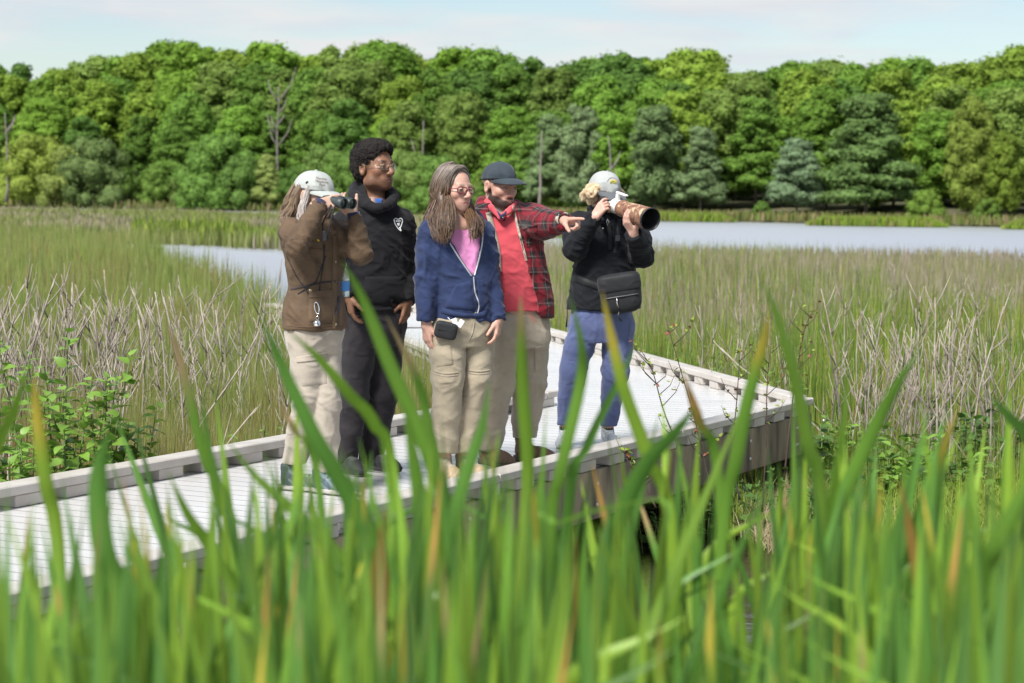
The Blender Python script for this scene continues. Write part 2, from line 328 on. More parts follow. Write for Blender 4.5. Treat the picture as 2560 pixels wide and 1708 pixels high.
# ------------------------------------------------------------------ woods on the far shore
m_leaf = mat('tree_foliage', objcol=True, rough=.75, var=.28, scale=.9, spec=.2, trans=.35, obj_rand=.08)
m_bark = mat('grey_bark', (.20, .175, .145), .9, .4, 2.0, bump=.4)
m_bark2 = mat('pale_dead_wood', (.23, .205, .18), .9, .3, 3.0, bump=.3)
def crown_mesh(seed, H=16.0, w=4.2, z0=.22, kind='oak', ncl=44, nlf=270, lf=.36):
    r = np.random.default_rng(seed); cs = []; rs = []
    for k in range(ncl):
        t = (k+.5)/ncl; z = z0+(.97-z0)*t
        if kind == 'oak': env = math.sin(math.pi*(.12+.80*((z-z0)/(1-z0))**.85))**.75
        elif kind == 'poplar': env = .55*math.sin(math.pi*(.15+.83*((z-z0)/(1-z0))**.6))**.9
        elif kind == 'tier': env = (.95-.75*((z-z0)/(1-z0))**1.4)
        else: env = math.cos(max(0, (z-.15))*1.55/.9)**.6 if z > .15 else .9
        a = r.uniform(0, 6.283); q = env*w*math.sqrt(r.uniform(.10, 1)); cs.append((q*math.cos(a), q*math.sin(a), z*H)); rs.append(r.uniform(.62, 1.35)*w/3.6*(1.15-.35*t)*(.85 if kind == 'poplar' else 1))
    C_ = np.array(cs); Rr = np.array(rs); n = ncl*nlf; ci = np.repeat(np.arange(ncl), nlf); d = r.normal(size=(n, 3)); d /= np.linalg.norm(d, axis=1)[:, None]
    flat = .92 if kind != 'tier' else .50
    def lump(ci_, d_): return 1+.30*(vnoise(d_*2.6+ci_[:, None]*1.7)-.5)+.22*(vnoise(d_*6+ci_[:, None]*2.3)-.5)
    p = C_[ci]+d*(Rr[ci]*lump(ci, d)*np.where(r.random(n) < .28, r.uniform(1.0, 1.55, n), r.uniform(.86, 1.16, n)))[:, None]*np.array((1, 1, flat)); p[:, 2] = np.maximum(p[:, 2], .15)
    nv = d*1.0+np.array((0, 0, .30))+r.normal(size=(n, 3))*.42; nv /= np.linalg.norm(nv, axis=1)[:, None]; a = np.cross(nv, r.normal(size=(n, 3))); a /= np.linalg.norm(a, axis=1)[:, None]; b = np.cross(nv, a)
    s = lf*r.uniform(.55, 1.25, n)[:, None]; V = np.stack([p-a*s, p-b*s*.6, p+a*s, p+b*s*.6], 1).reshape(-1, 3); F = np.arange(n*4).reshape(-1, 4)
    u, w2 = np.meshgrid(np.linspace(0, 2*np.pi, 13)[:-1], np.linspace(.12, np.pi-.12, 8)); dd = np.stack([np.sin(w2)*np.cos(u), np.sin(w2)*np.sin(u), np.cos(w2)], -1).reshape(-1, 3); m_ = len(dd); cc = np.repeat(np.arange(ncl), m_); da = np.tile(dd, (ncl, 1))
    vc = C_[cc]+da*(Rr[cc]*lump(cc, da)*.90)[:, None]*np.array((1, 1, flat)); vc[:, 2] = np.maximum(vc[:, 2], .1)          # leafy body of each bough, covered by single leaves
    q = np.array([[i_*12+j_, i_*12+12+j_, i_*12+12+(j_+1) % 12, i_*12+(j_+1) % 12] for i_ in range(7) for j_ in range(12)]); fc = (np.arange(ncl)[:, None, None]*m_+q[None]).reshape(-1, 4)+len(V)
    return mesh('crown', np.concatenate([V, vc]), np.concatenate([F, fc]), m_leaf), C_
def trunk_mesh(seed, H, C_, z0, r0=.22, mt=None):
    r = np.random.default_rng(seed); mb = MB(); top = H*.8; P_ = [(r.normal()*.1*t*3, r.normal()*.1*t*3, top*t) for t in np.linspace(0, 1, 7)]
    mb.tube(P_, np.linspace(r0, .05, 7), 7)
    for k in r.choice(len(C_), min(9, len(C_)), False):
        c = C_[k]; b = max(z0*H*.7, c[2]-H*.16-abs(c[0])*.5); q = np.array([np.interp(b, np.linspace(0, top, 7), [p[i] for p in P_]) for i in range(2)]+[b]); mb.tube([q, (q+c)/2+np.array((0, 0, .4)), c], [.10, .07, .03], 5)
    return mb.mesh('trunk', mt or m_bark, True)
KIND = {}
for nm, args in dict(oak=[(11, 16, 3.9, .16), (12, 16, 3.3, .12), (13, 16, 4.2, .2), (14, 16, 2.9, .12), (15, 16, 3.4, .18)], poplar=[(21, 16, 3.2, .12), (22, 16, 2.8, .15)], tier=[(31, 16, 5.2, .2), (32, 16, 4.4, .16)], shrub=[(41, 16, 8.5, .02), (42, 16, 10, .02), (43, 16, 7, .02)]).items():
    KIND[nm] = []
    for (sd_, H, w_, z0) in args:
        big = nm == 'shrub'
        me, C_ = crown_mesh(sd_, H, w_, z0, nm, 105 if not big else 60, 240 if not big else 260, .25 if not big else .42); KIND[nm].append((me, trunk_mesh(sd_, H, C_, max(z0, .05), .24 if not big else .35)))
def tree(kind, px, Y, top_py, col, label, group, wx=1.0, name=None, base=None):
    k = KIND[kind][rng.integers(len(KIND[kind]))]; x = X_at(px, Y); zb = float(np.interp(Y-ysh(px), [o[0] for o in offs], [o[1] for o in offs])) if base is None else base
    h = at(px, top_py, Y)[2]-zb; sc = h/16.0
    e = empty(name or ('tree' if kind != 'shrub' else 'shrub'), (x, Y, zb-.05), label=label, category='tree' if kind != 'shrub' else 'shrub', group=group); e.rotation_euler[2] = rng.uniform(0, 6.28)
    for nm, me in (('crown', k[0]), ('trunk', k[1])):
        o = link(nm, me, e); o.scale = (sc*wx, sc*wx, sc); o.color = tuple(c*f_ for c, f_ in zip(col, (1.55, 1.48, 1.55)))+(1,)
    ROWS.setdefault(group, []).append((px, e)); return e
ROWS = {}
SKY = [(-200, 150), (0, 155), (80, 140), (130, 165), (200, 130), (280, 145), (340, 130), (390, 120), (520, 112), (570, 126), (650, 113), (760, 112), (850, 106), (930, 105), (990, 108), (1030, 122), (1150, 126), (1200, 140), (1290, 136), (1360, 128), (1400, 142), (1440, 148), (1560, 142), (1620, 152), (1680, 134), (1730, 136), (1800, 172), (1850, 166), (1920, 146), (2000, 146), (2060, 136), (2110, 160), (2180, 150), (2240, 132), (2330, 172), (2420, 142), (2500, 122), (2760, 128)]
def skyl(px): return float(np.interp(px, [a for a, b in SKY], [b for a, b in SKY]))
G = [(.125, .225, .026), (.105, .20, .026), (.15, .235, .030), (.092, .175, .026), (.125, .195, .038), (.078, .155, .028)]
def gcol(i=None, f=1.0): c = np.array(G[rng.integers(len(G)) if i is None else i])*rng.uniform(.85, 1.12)*f; return tuple(c)
WB = 'broadleaf trees standing in the back of the far wood'; WF = 'broadleaf trees along the front of the far wood'; WM = 'broadleaf trees in the middle of the far wood'
for i, px in enumerate(np.linspace(-160, 2720, 44)):
    q = px+rng.uniform(-30, 30); tree('poplar' if q < 130 else 'oak', q, ysh(q)+rng.uniform(38, 48), skyl(q)+rng.uniform(-10, 26), gcol(), 'tall green broadleaf tree whose top stands against the sky above the far wood', WB, 1.2)
for i, px in enumerate(np.linspace(-140, 2700, 38)):
    q = px+rng.uniform(-35, 35); tree('oak', q, ysh(q)+rng.uniform(22, 32), skyl(q)+rng.uniform(30, 85), gcol(), 'rounded green broadleaf tree in the middle rows of the far wood', WM, 1.2)
for i, px in enumerate(np.linspace(-140, 2700, 32)):
    q = px+rng.uniform(-40, 40)
    tree('tier' if rng.random() < .3 else 'oak', q, ysh(q)+rng.uniform(10, 17), rng.uniform(205, 300), gcol(), 'leafy green tree at the front edge of the far wood', WF, 1.15)
SV = (.125, .19, .075); FS = 'silvery trees by the far water'
for px, ty, c, wx, k, lb in ((1365, 285, SV, .9, 'tier', 'silvery green tree with leaning pale trunk behind the plaid jacketed man'), (1440, 262, (.135, .195, .085), .95, 'oak', 'tall silvery green tree rising left of the grey cap'),
    (1630, 262, (.105, .165, .060), 1.25, 'oak', 'broad dull green tree rising above the long lens'), (1745, 315, (.12, .18, .075), 1.0, 'tier', 'pale green tiered tree just right of the broad dull green one'), (1985, 345, (.125, .19, .095), 1.05, 'tier', 'low blue grey tree standing by the far water'),
    (2160, 232, (.085, .145, .040), 1.35, 'tier', 'wide spreading tree with two grey trunks by the far water'), (2420, 245, (.14, .195, .032), .8, 'oak', 'yellowish green tree near the right edge of the wood'), (2505, 330, (.115, .175, .022), .9, 'oak', 'bright green tree by the right edge of the wood')):
    tree(k, px, ysh(px)+rng.uniform(4, 8), ty, c, lb, FS, wx)
for px, ty, c, lb in ((80, 350, (.16, .22, .035), 'yellow green rounded shrub at the left edge below the wood'), (165, 372, (.15, .20, .045), 'second yellow green shrub from the left below the wood'), (235, 360, (.09, .14, .04), 'grey green shrub right of the yellow green pair'), (300, 425, (.075, .135, .022), 'low dark shrub left of the capped woman with binoculars'),
    (385, 420, (.10, .175, .03), 'fresh green shrub on the left shore'), (470, 425, (.13, .19, .05), 'pale shrub on the left shore beside the willow'), (545, 350, (.085, .165, .028), 'tall fresh green thicket on the left shore'), (600, 400, (.08, .15, .03), 'dark green shrub left of the round willow'), (720, 425, (.075, .15, .028), 'low green shrub right of the round willow'), (800, 372, (.11, .185, .04), 'light green shrub behind the binoculars'), (860, 390, (.09, .165, .03), 'green shrub behind the afro haired man'),
    (1040, 445, (.095, .175, .025), 'bright low shrub between the hooded man and the navy hoodie'), (1010, 390, (.10, .16, .035), 'light shrub behind the long haired woman'), (1080, 400, (.09, .17, .03), 'round shrub left of the dark cap'), (1200, 470, (.085, .155, .028), 'low shrub behind the pointing man'), (1560, 500, (.07, .14, .025), 'low dark bush under the silvery trees'), (1900, 505, (.075, .14, .025), 'low dark bush under the blue grey tree'), (2310, 480, (.10, .17, .025), 'small fresh bush right of the two trunk tree'), (2460, 500, (.09, .155, .025), 'small bush at the right end of the far bank')):
    tree('shrub', px, ysh(px)+rng.uniform(1.5, 4), ty, c, lb, 'shrubs along the far bank', 1.0)
wl_ = tree('tier', 665, ysh(665)+1, 385, (.17, .225, .06), 'small round pale willow with a thin trunk on the left shore', 'shrubs along the far bank', .75, 'willow_tree')
for px in np.linspace(-120, 1450, 22):               # undergrowth that closes the wood's foot
    q = px+rng.uniform(-25, 25); tree('shrub', q, ysh(q)+rng.uniform(7, 20), rng.uniform(395, 465), gcol(f=.95), 'low leafy undergrowth bush at the foot of the far wood', 'undergrowth bushes below the far wood', 1.45)
LM = [(14, 'the bare trunk at the left edge'), (130, 'the second yellow green shrub'), (300, 'the low dark left shrub'), (450, 'the pale shrub on the left'), (560, 'the tall left thicket'), (680, 'the round pale willow'), (785, 'the binocular woman'), (930, 'the tall man'), (1035, 'the gap right of the hoodie'), (1140, 'the long haired woman'), (1255, 'the pointing man'), (1385, 'the pointing hand'), (1510, 'the light grey cap'), (1630, 'the long lens'), (1745, 'the pale tiered tree'), (1860, 'the first lime bank end'), (1985, 'the low blue grey tree'), (2160, 'the two trunk tree'), (2300, 'the long bank end'), (2420, 'the yellowish tree'), (2520, 'the right picture edge')]
ORD = [[''], [', left of two', ', right of two'], [', left of three', ', middle of three', ', right of three'], [', first of four', ', second of four', ', third of four', ', last of four']]
for gname, head in ((WB, 'tall tree against the sky above'), (WM, 'rounded middle row tree above'), (WF, 'leafy front row tree behind'), ('undergrowth bushes below the far wood', 'low undergrowth bush behind')):
    bins = {}
    for q_, e_ in sorted(ROWS[gname], key=lambda t_: t_[0]): bins.setdefault(min(LM, key=lambda l_: abs(l_[0]-q_))[1], []).append(e_)
    for lm_, es in bins.items():
        for e_, o_ in zip(es, ORD[min(len(es), 4)-1]): e_['label'] = head+' '+lm_+o_
def snag(px, Y, top, label, br, lean=0, col=None):
    x = X_at(px, Y); zb = .6; h = at(px, top, Y)[2]-zb; e = empty('dead_tree', (x, Y, zb), label=label, category='dead tree', group='bare pale trunks at the far wood'); mb = MB(); P_ = [(lean*t*h+rng.normal()*.06, rng.normal()*.06, h*t) for t in np.linspace(0, 1, 7)]; mb.tube(P_, np.linspace(.20, .04, 7), 7); link('trunk', mb.mesh('trunk', m_bark2, True), e)
    for k in range(br):
        t = rng.uniform(.4, .9); b = np.array((lean*t*h, 0, h*t)); a = rng.choice((-1, 1)); ln = rng.uniform(.12, .3)*h; link('limb', MB().tube([b, b+np.array((a*ln*.35, .1, ln*.5)), b+np.array((a*ln*.5, .2, ln))], [.12, .08, .03], 6).mesh('limb', m_bark2, True), e)
snag(14, ysh(14)-2, 285, 'bare grey dead trunk at the left edge of the wood', 2); snag(690, ysh(690)+9, 215, 'pale leafless tree forking high above the round willow', 8); snag(1050, ysh(1050)+7, 300, 'slim pale trunk above the long haired woman', 1); snag(1530, ysh(1530)+4, 340, 'slanting pale trunk among the silvery trees', 2, -.10); snag(1345, ysh(1345)+2, 330, 'straight brown trunk right of the dark cap', 0)

# ------------------------------------------------------------------ rushes, reeds and grass (nobody could count them)
m_grass = mat('marsh_blades', attr='Col', rough=.6, spec=.3, trans=.25)
def blades(name, px, Y, h, wd, cols, label, cat='grass', z=.05, lean=.16, segs=2, keep=None, tip=None, curve=.5):
    px = np.asarray(px); Y = np.asarray(Y); x = X_at(px, Y)
    if keep is not None: k = keep(x, Y); px, Y, x, h, wd, cols = px[k], Y[k], x[k], h[k], wd[k], cols[k]
    n = len(x); a = rng.uniform(0, 6.283, n); ln = np.abs(rng.normal(0, lean, n)); dx, dy = np.cos(a)*ln, np.sin(a)*ln; b = a+rng.uniform(.8, 2.3, n); face = rng.normal(0, .7, n); wx, wy = np.cos(face), np.sin(face); V = np.zeros((n, 2*segs+1, 3), np.float32); Cc = np.zeros((n, 2*segs+1, 3), np.float32)
    for s in range(segs+1):
        t = s/segs; off = (t*(1-curve)+curve*t*t); cx = x+dx*h*off; cyy = Y+dy*h*off; zz = z+h*t*(1-.25*ln*t); w_ = wd*.5*(1-t**1.6)
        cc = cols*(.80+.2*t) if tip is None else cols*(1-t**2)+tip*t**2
        if s < segs:
            V[:, 2*s] = np.stack([cx-wx*w_, cyy-wy*w_, zz], 1); V[:, 2*s+1] = np.stack([cx+wx*w_, cyy+wy*w_, zz], 1); Cc[:, 2*s] = Cc[:, 2*s+1] = cc
        else: V[:, 2*segs] = np.stack([cx, cyy, zz], 1); Cc[:, 2*segs] = cc
    base = np.arange(n)[:, None]*(2*segs+1); T_ = []
    for s in range(segs-1): T_ += [[2*s, 2*s+1, 2*s+3], [2*s, 2*s+3, 2*s+2]]
    T_.append([2*segs-2, 2*segs-1, 2*segs]); F = np.concatenate([base+np.array(t)[None] for t in T_])
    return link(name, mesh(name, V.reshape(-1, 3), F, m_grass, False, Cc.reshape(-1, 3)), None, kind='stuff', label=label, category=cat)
def mixcol(n, pal, wts): i = rng.choice(len(pal), n, p=np.array(wts)/sum(wts)); return np.array(pal)[i]*rng.uniform(.75, 1.25, (n, 1))
def patchy(x, Y, s, seed): return vnoise(np.stack([x*s, Y*s, np.full(len(x), seed)], 1))
GR, OL, BRN, STR, YG, DK = (.135, .25, .032), (.20, .265, .042), (.26, .155, .07), (.46, .385, .26), (.34, .40, .07), (.07, .14, .022)
def off_walk(x, Y, m=.12):                       # keep off the boards
    p_ = np.stack([x, Y], 1); a = p_@NN; main = (a > FO-m) & (a < BO+m) & (p_@VR < right_d+m)
    b = p_@VR; br = (b < right_d+m) & (b > right_d-BWID-m) & (p_@VV > 14.5) & (Y < 24.5)
    c_ = p_@V2R; br2 = (c_ < d2+m) & (c_ > d2-BWID-m) & (Y > 23) & (Y < 28)
    return ~(main | br | br2)
def left_back(x, Y): return off_walk(x, Y) & ((np.stack([x, Y], 1)@NN) > BO) & ((np.stack([x, Y], 1)@VR) < right_d-BWID)
n = 92000; px = rng.uniform(-120, 1150, n); Y = 9.8+(80*rng.random(n)**2.5); x = X_at(px, Y); pt = patchy(x, Y, .55, 1.3); pb = patchy(x, Y, .9, 5.1)
c = mixcol(n, [GR, OL, DK, YG, STR], [5, 2.5, 5, 1.5, .5]); br_ = pb > .60; c[br_] = mixcol(br_.sum(), [BRN, OL, STR, (.26, .13, .06)], [4, 2, 1, 2]); edge = np.interp(px, [-120, 220, 640, 1100], [90, 72, 52, 40])
h = rng.uniform(.6, 1.1, n)*(.74+.52*pt)
blades('rushes', px, Y, h, np.clip(Y*.00055, .0055, .02), c, 'dense green and brown rushes behind the boardwalk on the left', 'rushes', keep=lambda x_, Y_: left_back(x_, Y_) & (Y < edge) & ~((px < 350) & (Y < 12.6-(px-150)*.001)), lean=.10, segs=3, tip=np.array((.21, .25, .07)))
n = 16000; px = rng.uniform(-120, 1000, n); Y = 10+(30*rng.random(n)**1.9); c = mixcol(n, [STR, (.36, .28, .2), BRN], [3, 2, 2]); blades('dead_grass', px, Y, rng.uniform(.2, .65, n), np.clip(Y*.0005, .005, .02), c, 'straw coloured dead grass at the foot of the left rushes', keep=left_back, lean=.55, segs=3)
n = 26000; px = rng.uniform(-150, 1500, n); Y = rng.uniform(72, 186, n); x = X_at(px, Y); nb = patchy(x, Y, .06, 2.2); c = mixcol(n, [(.24, .235, .105), (.31, .275, .20), (.18, .205, .07), STR], [4, 4, 2, 1]); g_ = nb > .56; c[g_] = mixcol(g_.sum(), [(.19, .235, .06), (.23, .25, .09)], [1, 1])
blades('far_reeds', px, Y, rng.uniform(.35, .85, n), Y*.0012, c, 'hazy band of olive and tan reeds beyond the narrow channel', 'reeds', keep=lambda x_, Y_: (Y_ > np.interp(px, [0, 250, 700, 1500], [70, 86, 76, 110])) & (Y_ < np.interp(px, [-100, 520, 560, 1200, 1500], [190, 190, 172, 165, 150])), lean=.15)
n = 4500; px = rng.uniform(330, 820, n); Y = np.interp(px, [330, 820], [88, 78])+rng.uniform(0, 9, n); c = mixcol(n, [(.16, .24, .03), (.13, .19, .03), YG], [3, 2, 1]); blades('channel_grass', px, Y, rng.uniform(.3, 1.0, n)*(.4+1.1*patchy(X_at(px, Y), Y, .5, 7)), Y*.0011, c, 'bright green grass tufts along the narrow channel')
def right_back(x, Y): return off_walk(x, Y, .05) & ((np.stack([x, Y], 1)@VR) > right_d)
n = 60000; px = rng.uniform(1180, 2750, n); Y = 14.6+(56*rng.random(n)**1.8); x = X_at(px, Y); pb = patchy(x, Y, .35, 9.1); c = mixcol(n, [OL, GR, YG, DK, BRN, STR], [4, 4, 2, 3, 1.5, .7]); g_ = (Y > 26) & (pb > .32); c[g_] = mixcol(g_.sum(), [(.36, .30, .235), (.29, .245, .17), OL, (.22, .23, .08)], [4, 3, 2.5, 2])
h = np.where(Y < 17.5, rng.uniform(.15, .55, n), rng.uniform(.5, 1.08, n))*(.8+.4*patchy(x, Y, .5, 4.4)); edge = np.interp(px, [1180, 1700, 2560], [74, 62, 54])
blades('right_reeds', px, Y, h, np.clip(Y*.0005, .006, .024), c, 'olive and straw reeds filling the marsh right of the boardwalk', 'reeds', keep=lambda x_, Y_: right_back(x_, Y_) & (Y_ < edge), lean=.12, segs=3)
n = 5000; px = rng.uniform(1650, 2700, n); Y = rng.uniform(56, 82, n); c = mixcol(n, [(.30, .25, .20), (.22, .21, .10)], [2, 1]); blades('sparse_reeds', px, Y, rng.uniform(.15, .5, n), Y*.0006, c, 'sparse pale reeds standing in the open water', 'reeds')
for a, b, yy, lb in ((1580, 1835, 194, 'lime green grass bank at the far water behind the long lens'), (2010, 2365, 178, 'long lime and tan grass bank at the far water'), (2498, 2700, 172, 'lime grass bank at the right edge of the far water')):
    n = 5200; px = rng.uniform(a, b, n); t = np.minimum(px-a, b-px)/60; Y = yy+rng.uniform(-1.5, 3.5, n); c = mixcol(n, [(.19, .28, .03), (.15, .23, .03), (.26, .23, .09)], [4, 2, 1.2]); blades('bank_grass', px, Y, rng.uniform(.45, .95, n)*np.clip(t+.3, 0, 1), np.full(n, .22), c, lb)
n = 9000; px = rng.uniform(-200, 2750, n); Y = np.array([ysh(p_) for p_ in px])+rng.uniform(-1, 6, n); c = mixcol(n, [(.22, .20, .07), (.14, .18, .04), (.27, .21, .12)], [2, 3, 1]); blades('shore_grass', px, Y, rng.uniform(.4, 1.1, n), np.full(n, .28), c, 'yellow green grass along the foot of the far wood', z=.2)
n = 20000; px = rng.uniform(1660, 2760, n); Y = rng.uniform(10.4, 15.0, n); x = X_at(px, Y); pb = patchy(x, Y, 1.6, 3.3); c = mixcol(n, [(.24, .33, .045), (.19, .28, .04), YG], [3, 2, 1]); s_ = pb > .56; c[s_] = mixcol(s_.sum(), [(.50, .40, .26), (.40, .31, .2), (.2, .24, .06)], [3, 2, 1])
blades('bank_turf', px, Y, np.where(s_, rng.uniform(.08, .22, n), rng.uniform(.10, .34, n)), np.full(n, .0065), c, 'fine lime green grass and straw on the near right bank', keep=lambda x_, Y_: off_walk(x_, Y_, .02) & (Y_ > np.interp(px, [1660, 1800, 2000, 2760], [13.6, 13.2, 11.6, 11.0])) & ((np.stack([x_, Y_], 1)@NN < FO) | (np.stack([x_, Y_], 1)@VR > right_d)), lean=.85, segs=3, z=.10)
sheet('near_bank', [(11.2, 2.2, 6), (12.6, 1.6, 7), (14.6, 1.5, 7.5), (16.5, 2.6, 8)], .13, mat('bank_earth', (.12, .10, .05), .95, .5, 4, (.07, .065, .03), bump=.5), 30, 24)

# ------------------------------------------------------------------ dead stalks, leafy plants, saplings: single plants
m_stalk = mat('grey_stalk', (.37, .325, .275), .85, .35, 14, (.22, .18, .145), obj_rand=.25)
def stalk_mesh(seed, nb=5):
    r = np.random.default_rng(seed); mb = MB(); P_ = [np.zeros(3)]; d = np.array((r.normal()*.12, r.normal()*.12, 1.0))
    for i in range(7): d = nrm(d+r.normal(size=3)*np.array((.07, .07, 0))); P_.append(P_[-1]+d/7)
    mb.tube(P_, np.linspace(.0075, .0028, 8), 5)
    for k in range(nb):
        t = r.uniform(.45, .95); q = np.array([np.interp(t*7, range(8), [p_[i] for p_ in P_]) for i in range(3)]); a = r.uniform(0, 6.28); l = r.uniform(.07, .22); e = np.array((math.cos(a)*l*.55, math.sin(a)*l*.55, l)); mb.tube([q, q+e*.5+np.array((0, 0, -.01)), q+e], [.0035, .0028, .0016], 4)
    return mb.mesh('stalk', m_stalk, True)
ST = [stalk_mesh(100+i, 3+i % 5) for i in range(9)]
def stalks(px, Y, n, h, label, group, spread=.14, lean=.18):
    e = empty('dead_stalk_clump', (X_at(px, Y), Y, .05), label=label, category='dead stalks', group=group)
    for k in range(n):
        o = link('stalk', ST[rng.integers(9)], e, (rng.normal()*spread, rng.normal()*spread, 0)); s_ = h*rng.uniform(.6, 1.12); o.scale = (s_*1.0, s_*1.0, s_); o.rotation_euler = (rng.normal()*lean, rng.normal()*lean, rng.uniform(0, 6.28))
for k in range(34):
    px = rng.uniform(-60, 420); Y = rng.uniform(11.6, 19)
    if left_back(np.array([X_at(px, Y)]), np.array([Y]))[0]: stalks(px, Y, 5, rng.uniform(1.1, 1.5), 'grey branching dead stalks standing among the left rushes', 'dead stalks in the left rushes')
for k in range(30):
    px = rng.uniform(380, 760); Y = rng.uniform(13.5, 24)
    if left_back(np.array([X_at(px, Y)]), np.array([Y]))[0]: stalks(px, Y, 4, rng.uniform(1.1, 1.35), 'thin grey dead stalks rising from the green rushes left of the tan jacket', 'dead stalks left of the tan jacket', .25, .12)
for k in range(34):
    px = rng.uniform(1750, 2600); Y = 17+rng.uniform(0, 1)**1.2*18; stalks(px, Y, 4, rng.uniform(.9, 1.25), 'pale dead stalks standing in the right marsh', 'dead stalks in the right marsh', .22, .13)
for k in range(13):
    px = rng.uniform(2130, 2540); Y = rng.uniform(14.6, 17); stalks(px, Y, 7, rng.uniform(1.05, 1.4), 'thick sheaf of bleached stalks on the near right bank', 'bleached sheaves on the right bank', .12, .16)
m_bleaf = mat('bright_leaf', (.21, .36, .05), .5, .35, 25, (.14, .27, .04), trans=.3, obj_rand=.2); m_dleaf = mat('dark_leaf', (.085, .175, .03), .5, .3, 25, trans=.25, obj_rand=.25); m_stem = mat('green_stem', (.10, .14, .04), .7)
def leaf_mesh(mt, w_=.33, name='leaf'):
    V = []; f = []
    prof = [(0, .02), (.12, .6), (.32, 1), (.55, .85), (.8, .42), (1, 0.02)]
    for t, k in prof: V += [(t, -w_*k, .06*k+.10*t*(1-t)-.22*t*t), (t, 0, .10*t*(1-t)-.22*t*t), (t, w_*k, .06*k+.10*t*(1-t)-.22*t*t)]
    for i in range(5):
        for j in range(2): f.append([i*3+j, i*3+j+3, i*3+j+4, i*3+j+1])
    return mesh(name, V, f, mt, True)
LB, LD = leaf_mesh(m_bleaf), leaf_mesh(m_dleaf, .38)
def leafy(px, Y, h, nst, nl, size, label, group, lm=LB, spread=.10, name='leafy_plant', z=.05, cat='plant', dens=1.0):
    e = empty(name, (X_at(px, Y), Y, z), label=label, category=cat, group=group)
    for s_ in range(nst):
        a = rng.uniform(0, 6.28); r_ = rng.uniform(0, spread); b = np.array((r_*math.cos(a), r_*math.sin(a), 0)); tp = b+np.array((math.cos(a)*rng.uniform(.05, .2)*h, math.sin(a)*rng.uniform(.05, .2)*h, h*rng.uniform(.75, 1.05))); mid = (b+tp)/2+np.array((0, 0, .06*h))
        link('stem', MB().tube([b, mid, tp], [.006, .005, .003], 5).mesh('stem', m_stem, True), e)
        for k in range(nl):
            t = .25+.75*((k+rng.random())/nl)**.8; q = b*(1-t)**2+2*mid*t*(1-t)+tp*t*t; o = link('leaf', lm, e, q); L_ = size*(1.1-.5*t)*rng.uniform(.7, 1.2); o.scale = (L_, L_, L_); o.rotation_euler = (rng.normal()*.35, rng.normal()*.3-.12-(t-.6)*.5, k*2.4+rng.normal()*.5)
for px, Y, h, ns, nl, sz, lb in ((60, 10.75, .95, 3, 12, .12, 'low bright leafy plant left of the tall one by the back kerb'), (120, 10.9, 1.18, 4, 15, .135, 'tall bright green broad leaved plant behind the far left kerb'), (180, 11.0, 1.25, 4, 15, .135, 'tallest bright green broad leaved plant behind the far left kerb'), (235, 11.15, 1.12, 4, 14, .13, 'bright leafy plant right of the tallest one by the kerb'), (285, 11.3, .95, 3, 13, .12, 'lower leafy plant among grey twigs behind the kerb'), (335, 11.5, .78, 3, 10, .11, 'small leafy plant right of the bright leafy clump'),
    (10, 10.5, .85, 3, 9, .11, 'small leafy plant at the left edge by the kerb'), (400, 11.75, .70, 2, 8, .10, 'two small leafy stems beside the rushes by the kerb'), (150, 11.6, 1.3, 3, 13, .13, 'shaded leafy plant behind the tall bright one'), (690, 12.7, .72, 2, 7, .08, 'tiny leafy plant by the kerb left of the pale trousers')): leafy(px, Y, h, ns+1, int(nl*1.9), sz, lb, 'broad leaved plants behind the back kerb', z=.08, spread=.16)
for k in range(34):
    px = rng.uniform(1610, 1960); Y = rng.uniform(16.0, 21); q = np.array((X_at(px, Y), Y))
    if q@VR > right_d+.15: leafy(px, Y, rng.uniform(.45, .75), 3, 8, .13, 'light green leafy plant behind the kerb right of the blue trousers', 'leafy plants behind the right kerb', spread=.2)
for k in range(30):
    px = rng.uniform(1960, 2540); Y = rng.uniform(13.8, 16.2); leafy(px, Y, rng.uniform(.3, .65), 3, 11, .13, 'broad leaved green plant at the end of the boardwalk', 'leafy plants by the walk end', LB if rng.random() < .6 else LD, .18)
for k in range(24):
    px = rng.uniform(1640, 2050); Y = np.interp(px, [1640, 1900, 2050], [12.45, 13.3, 12.6])+rng.uniform(-.3, .25); leafy(px, Y, rng.uniform(.2, .5), 3, 8, .09, 'dark leafy plant growing under the front edge of the walk', 'dark plants under the walk', LD, .15, z=.0)
m_twig = mat('dark_twig', (.075, .05, .038), .8, .3, 20); m_rleaf = mat('reddish_leaf', (.16, .045, .025), .6, obj_rand=.2); LR = leaf_mesh(m_rleaf, .3); LY = leaf_mesh(mat('lime_leaf', (.25, .33, .045), .5, trans=.3, obj_rand=.2), .36)
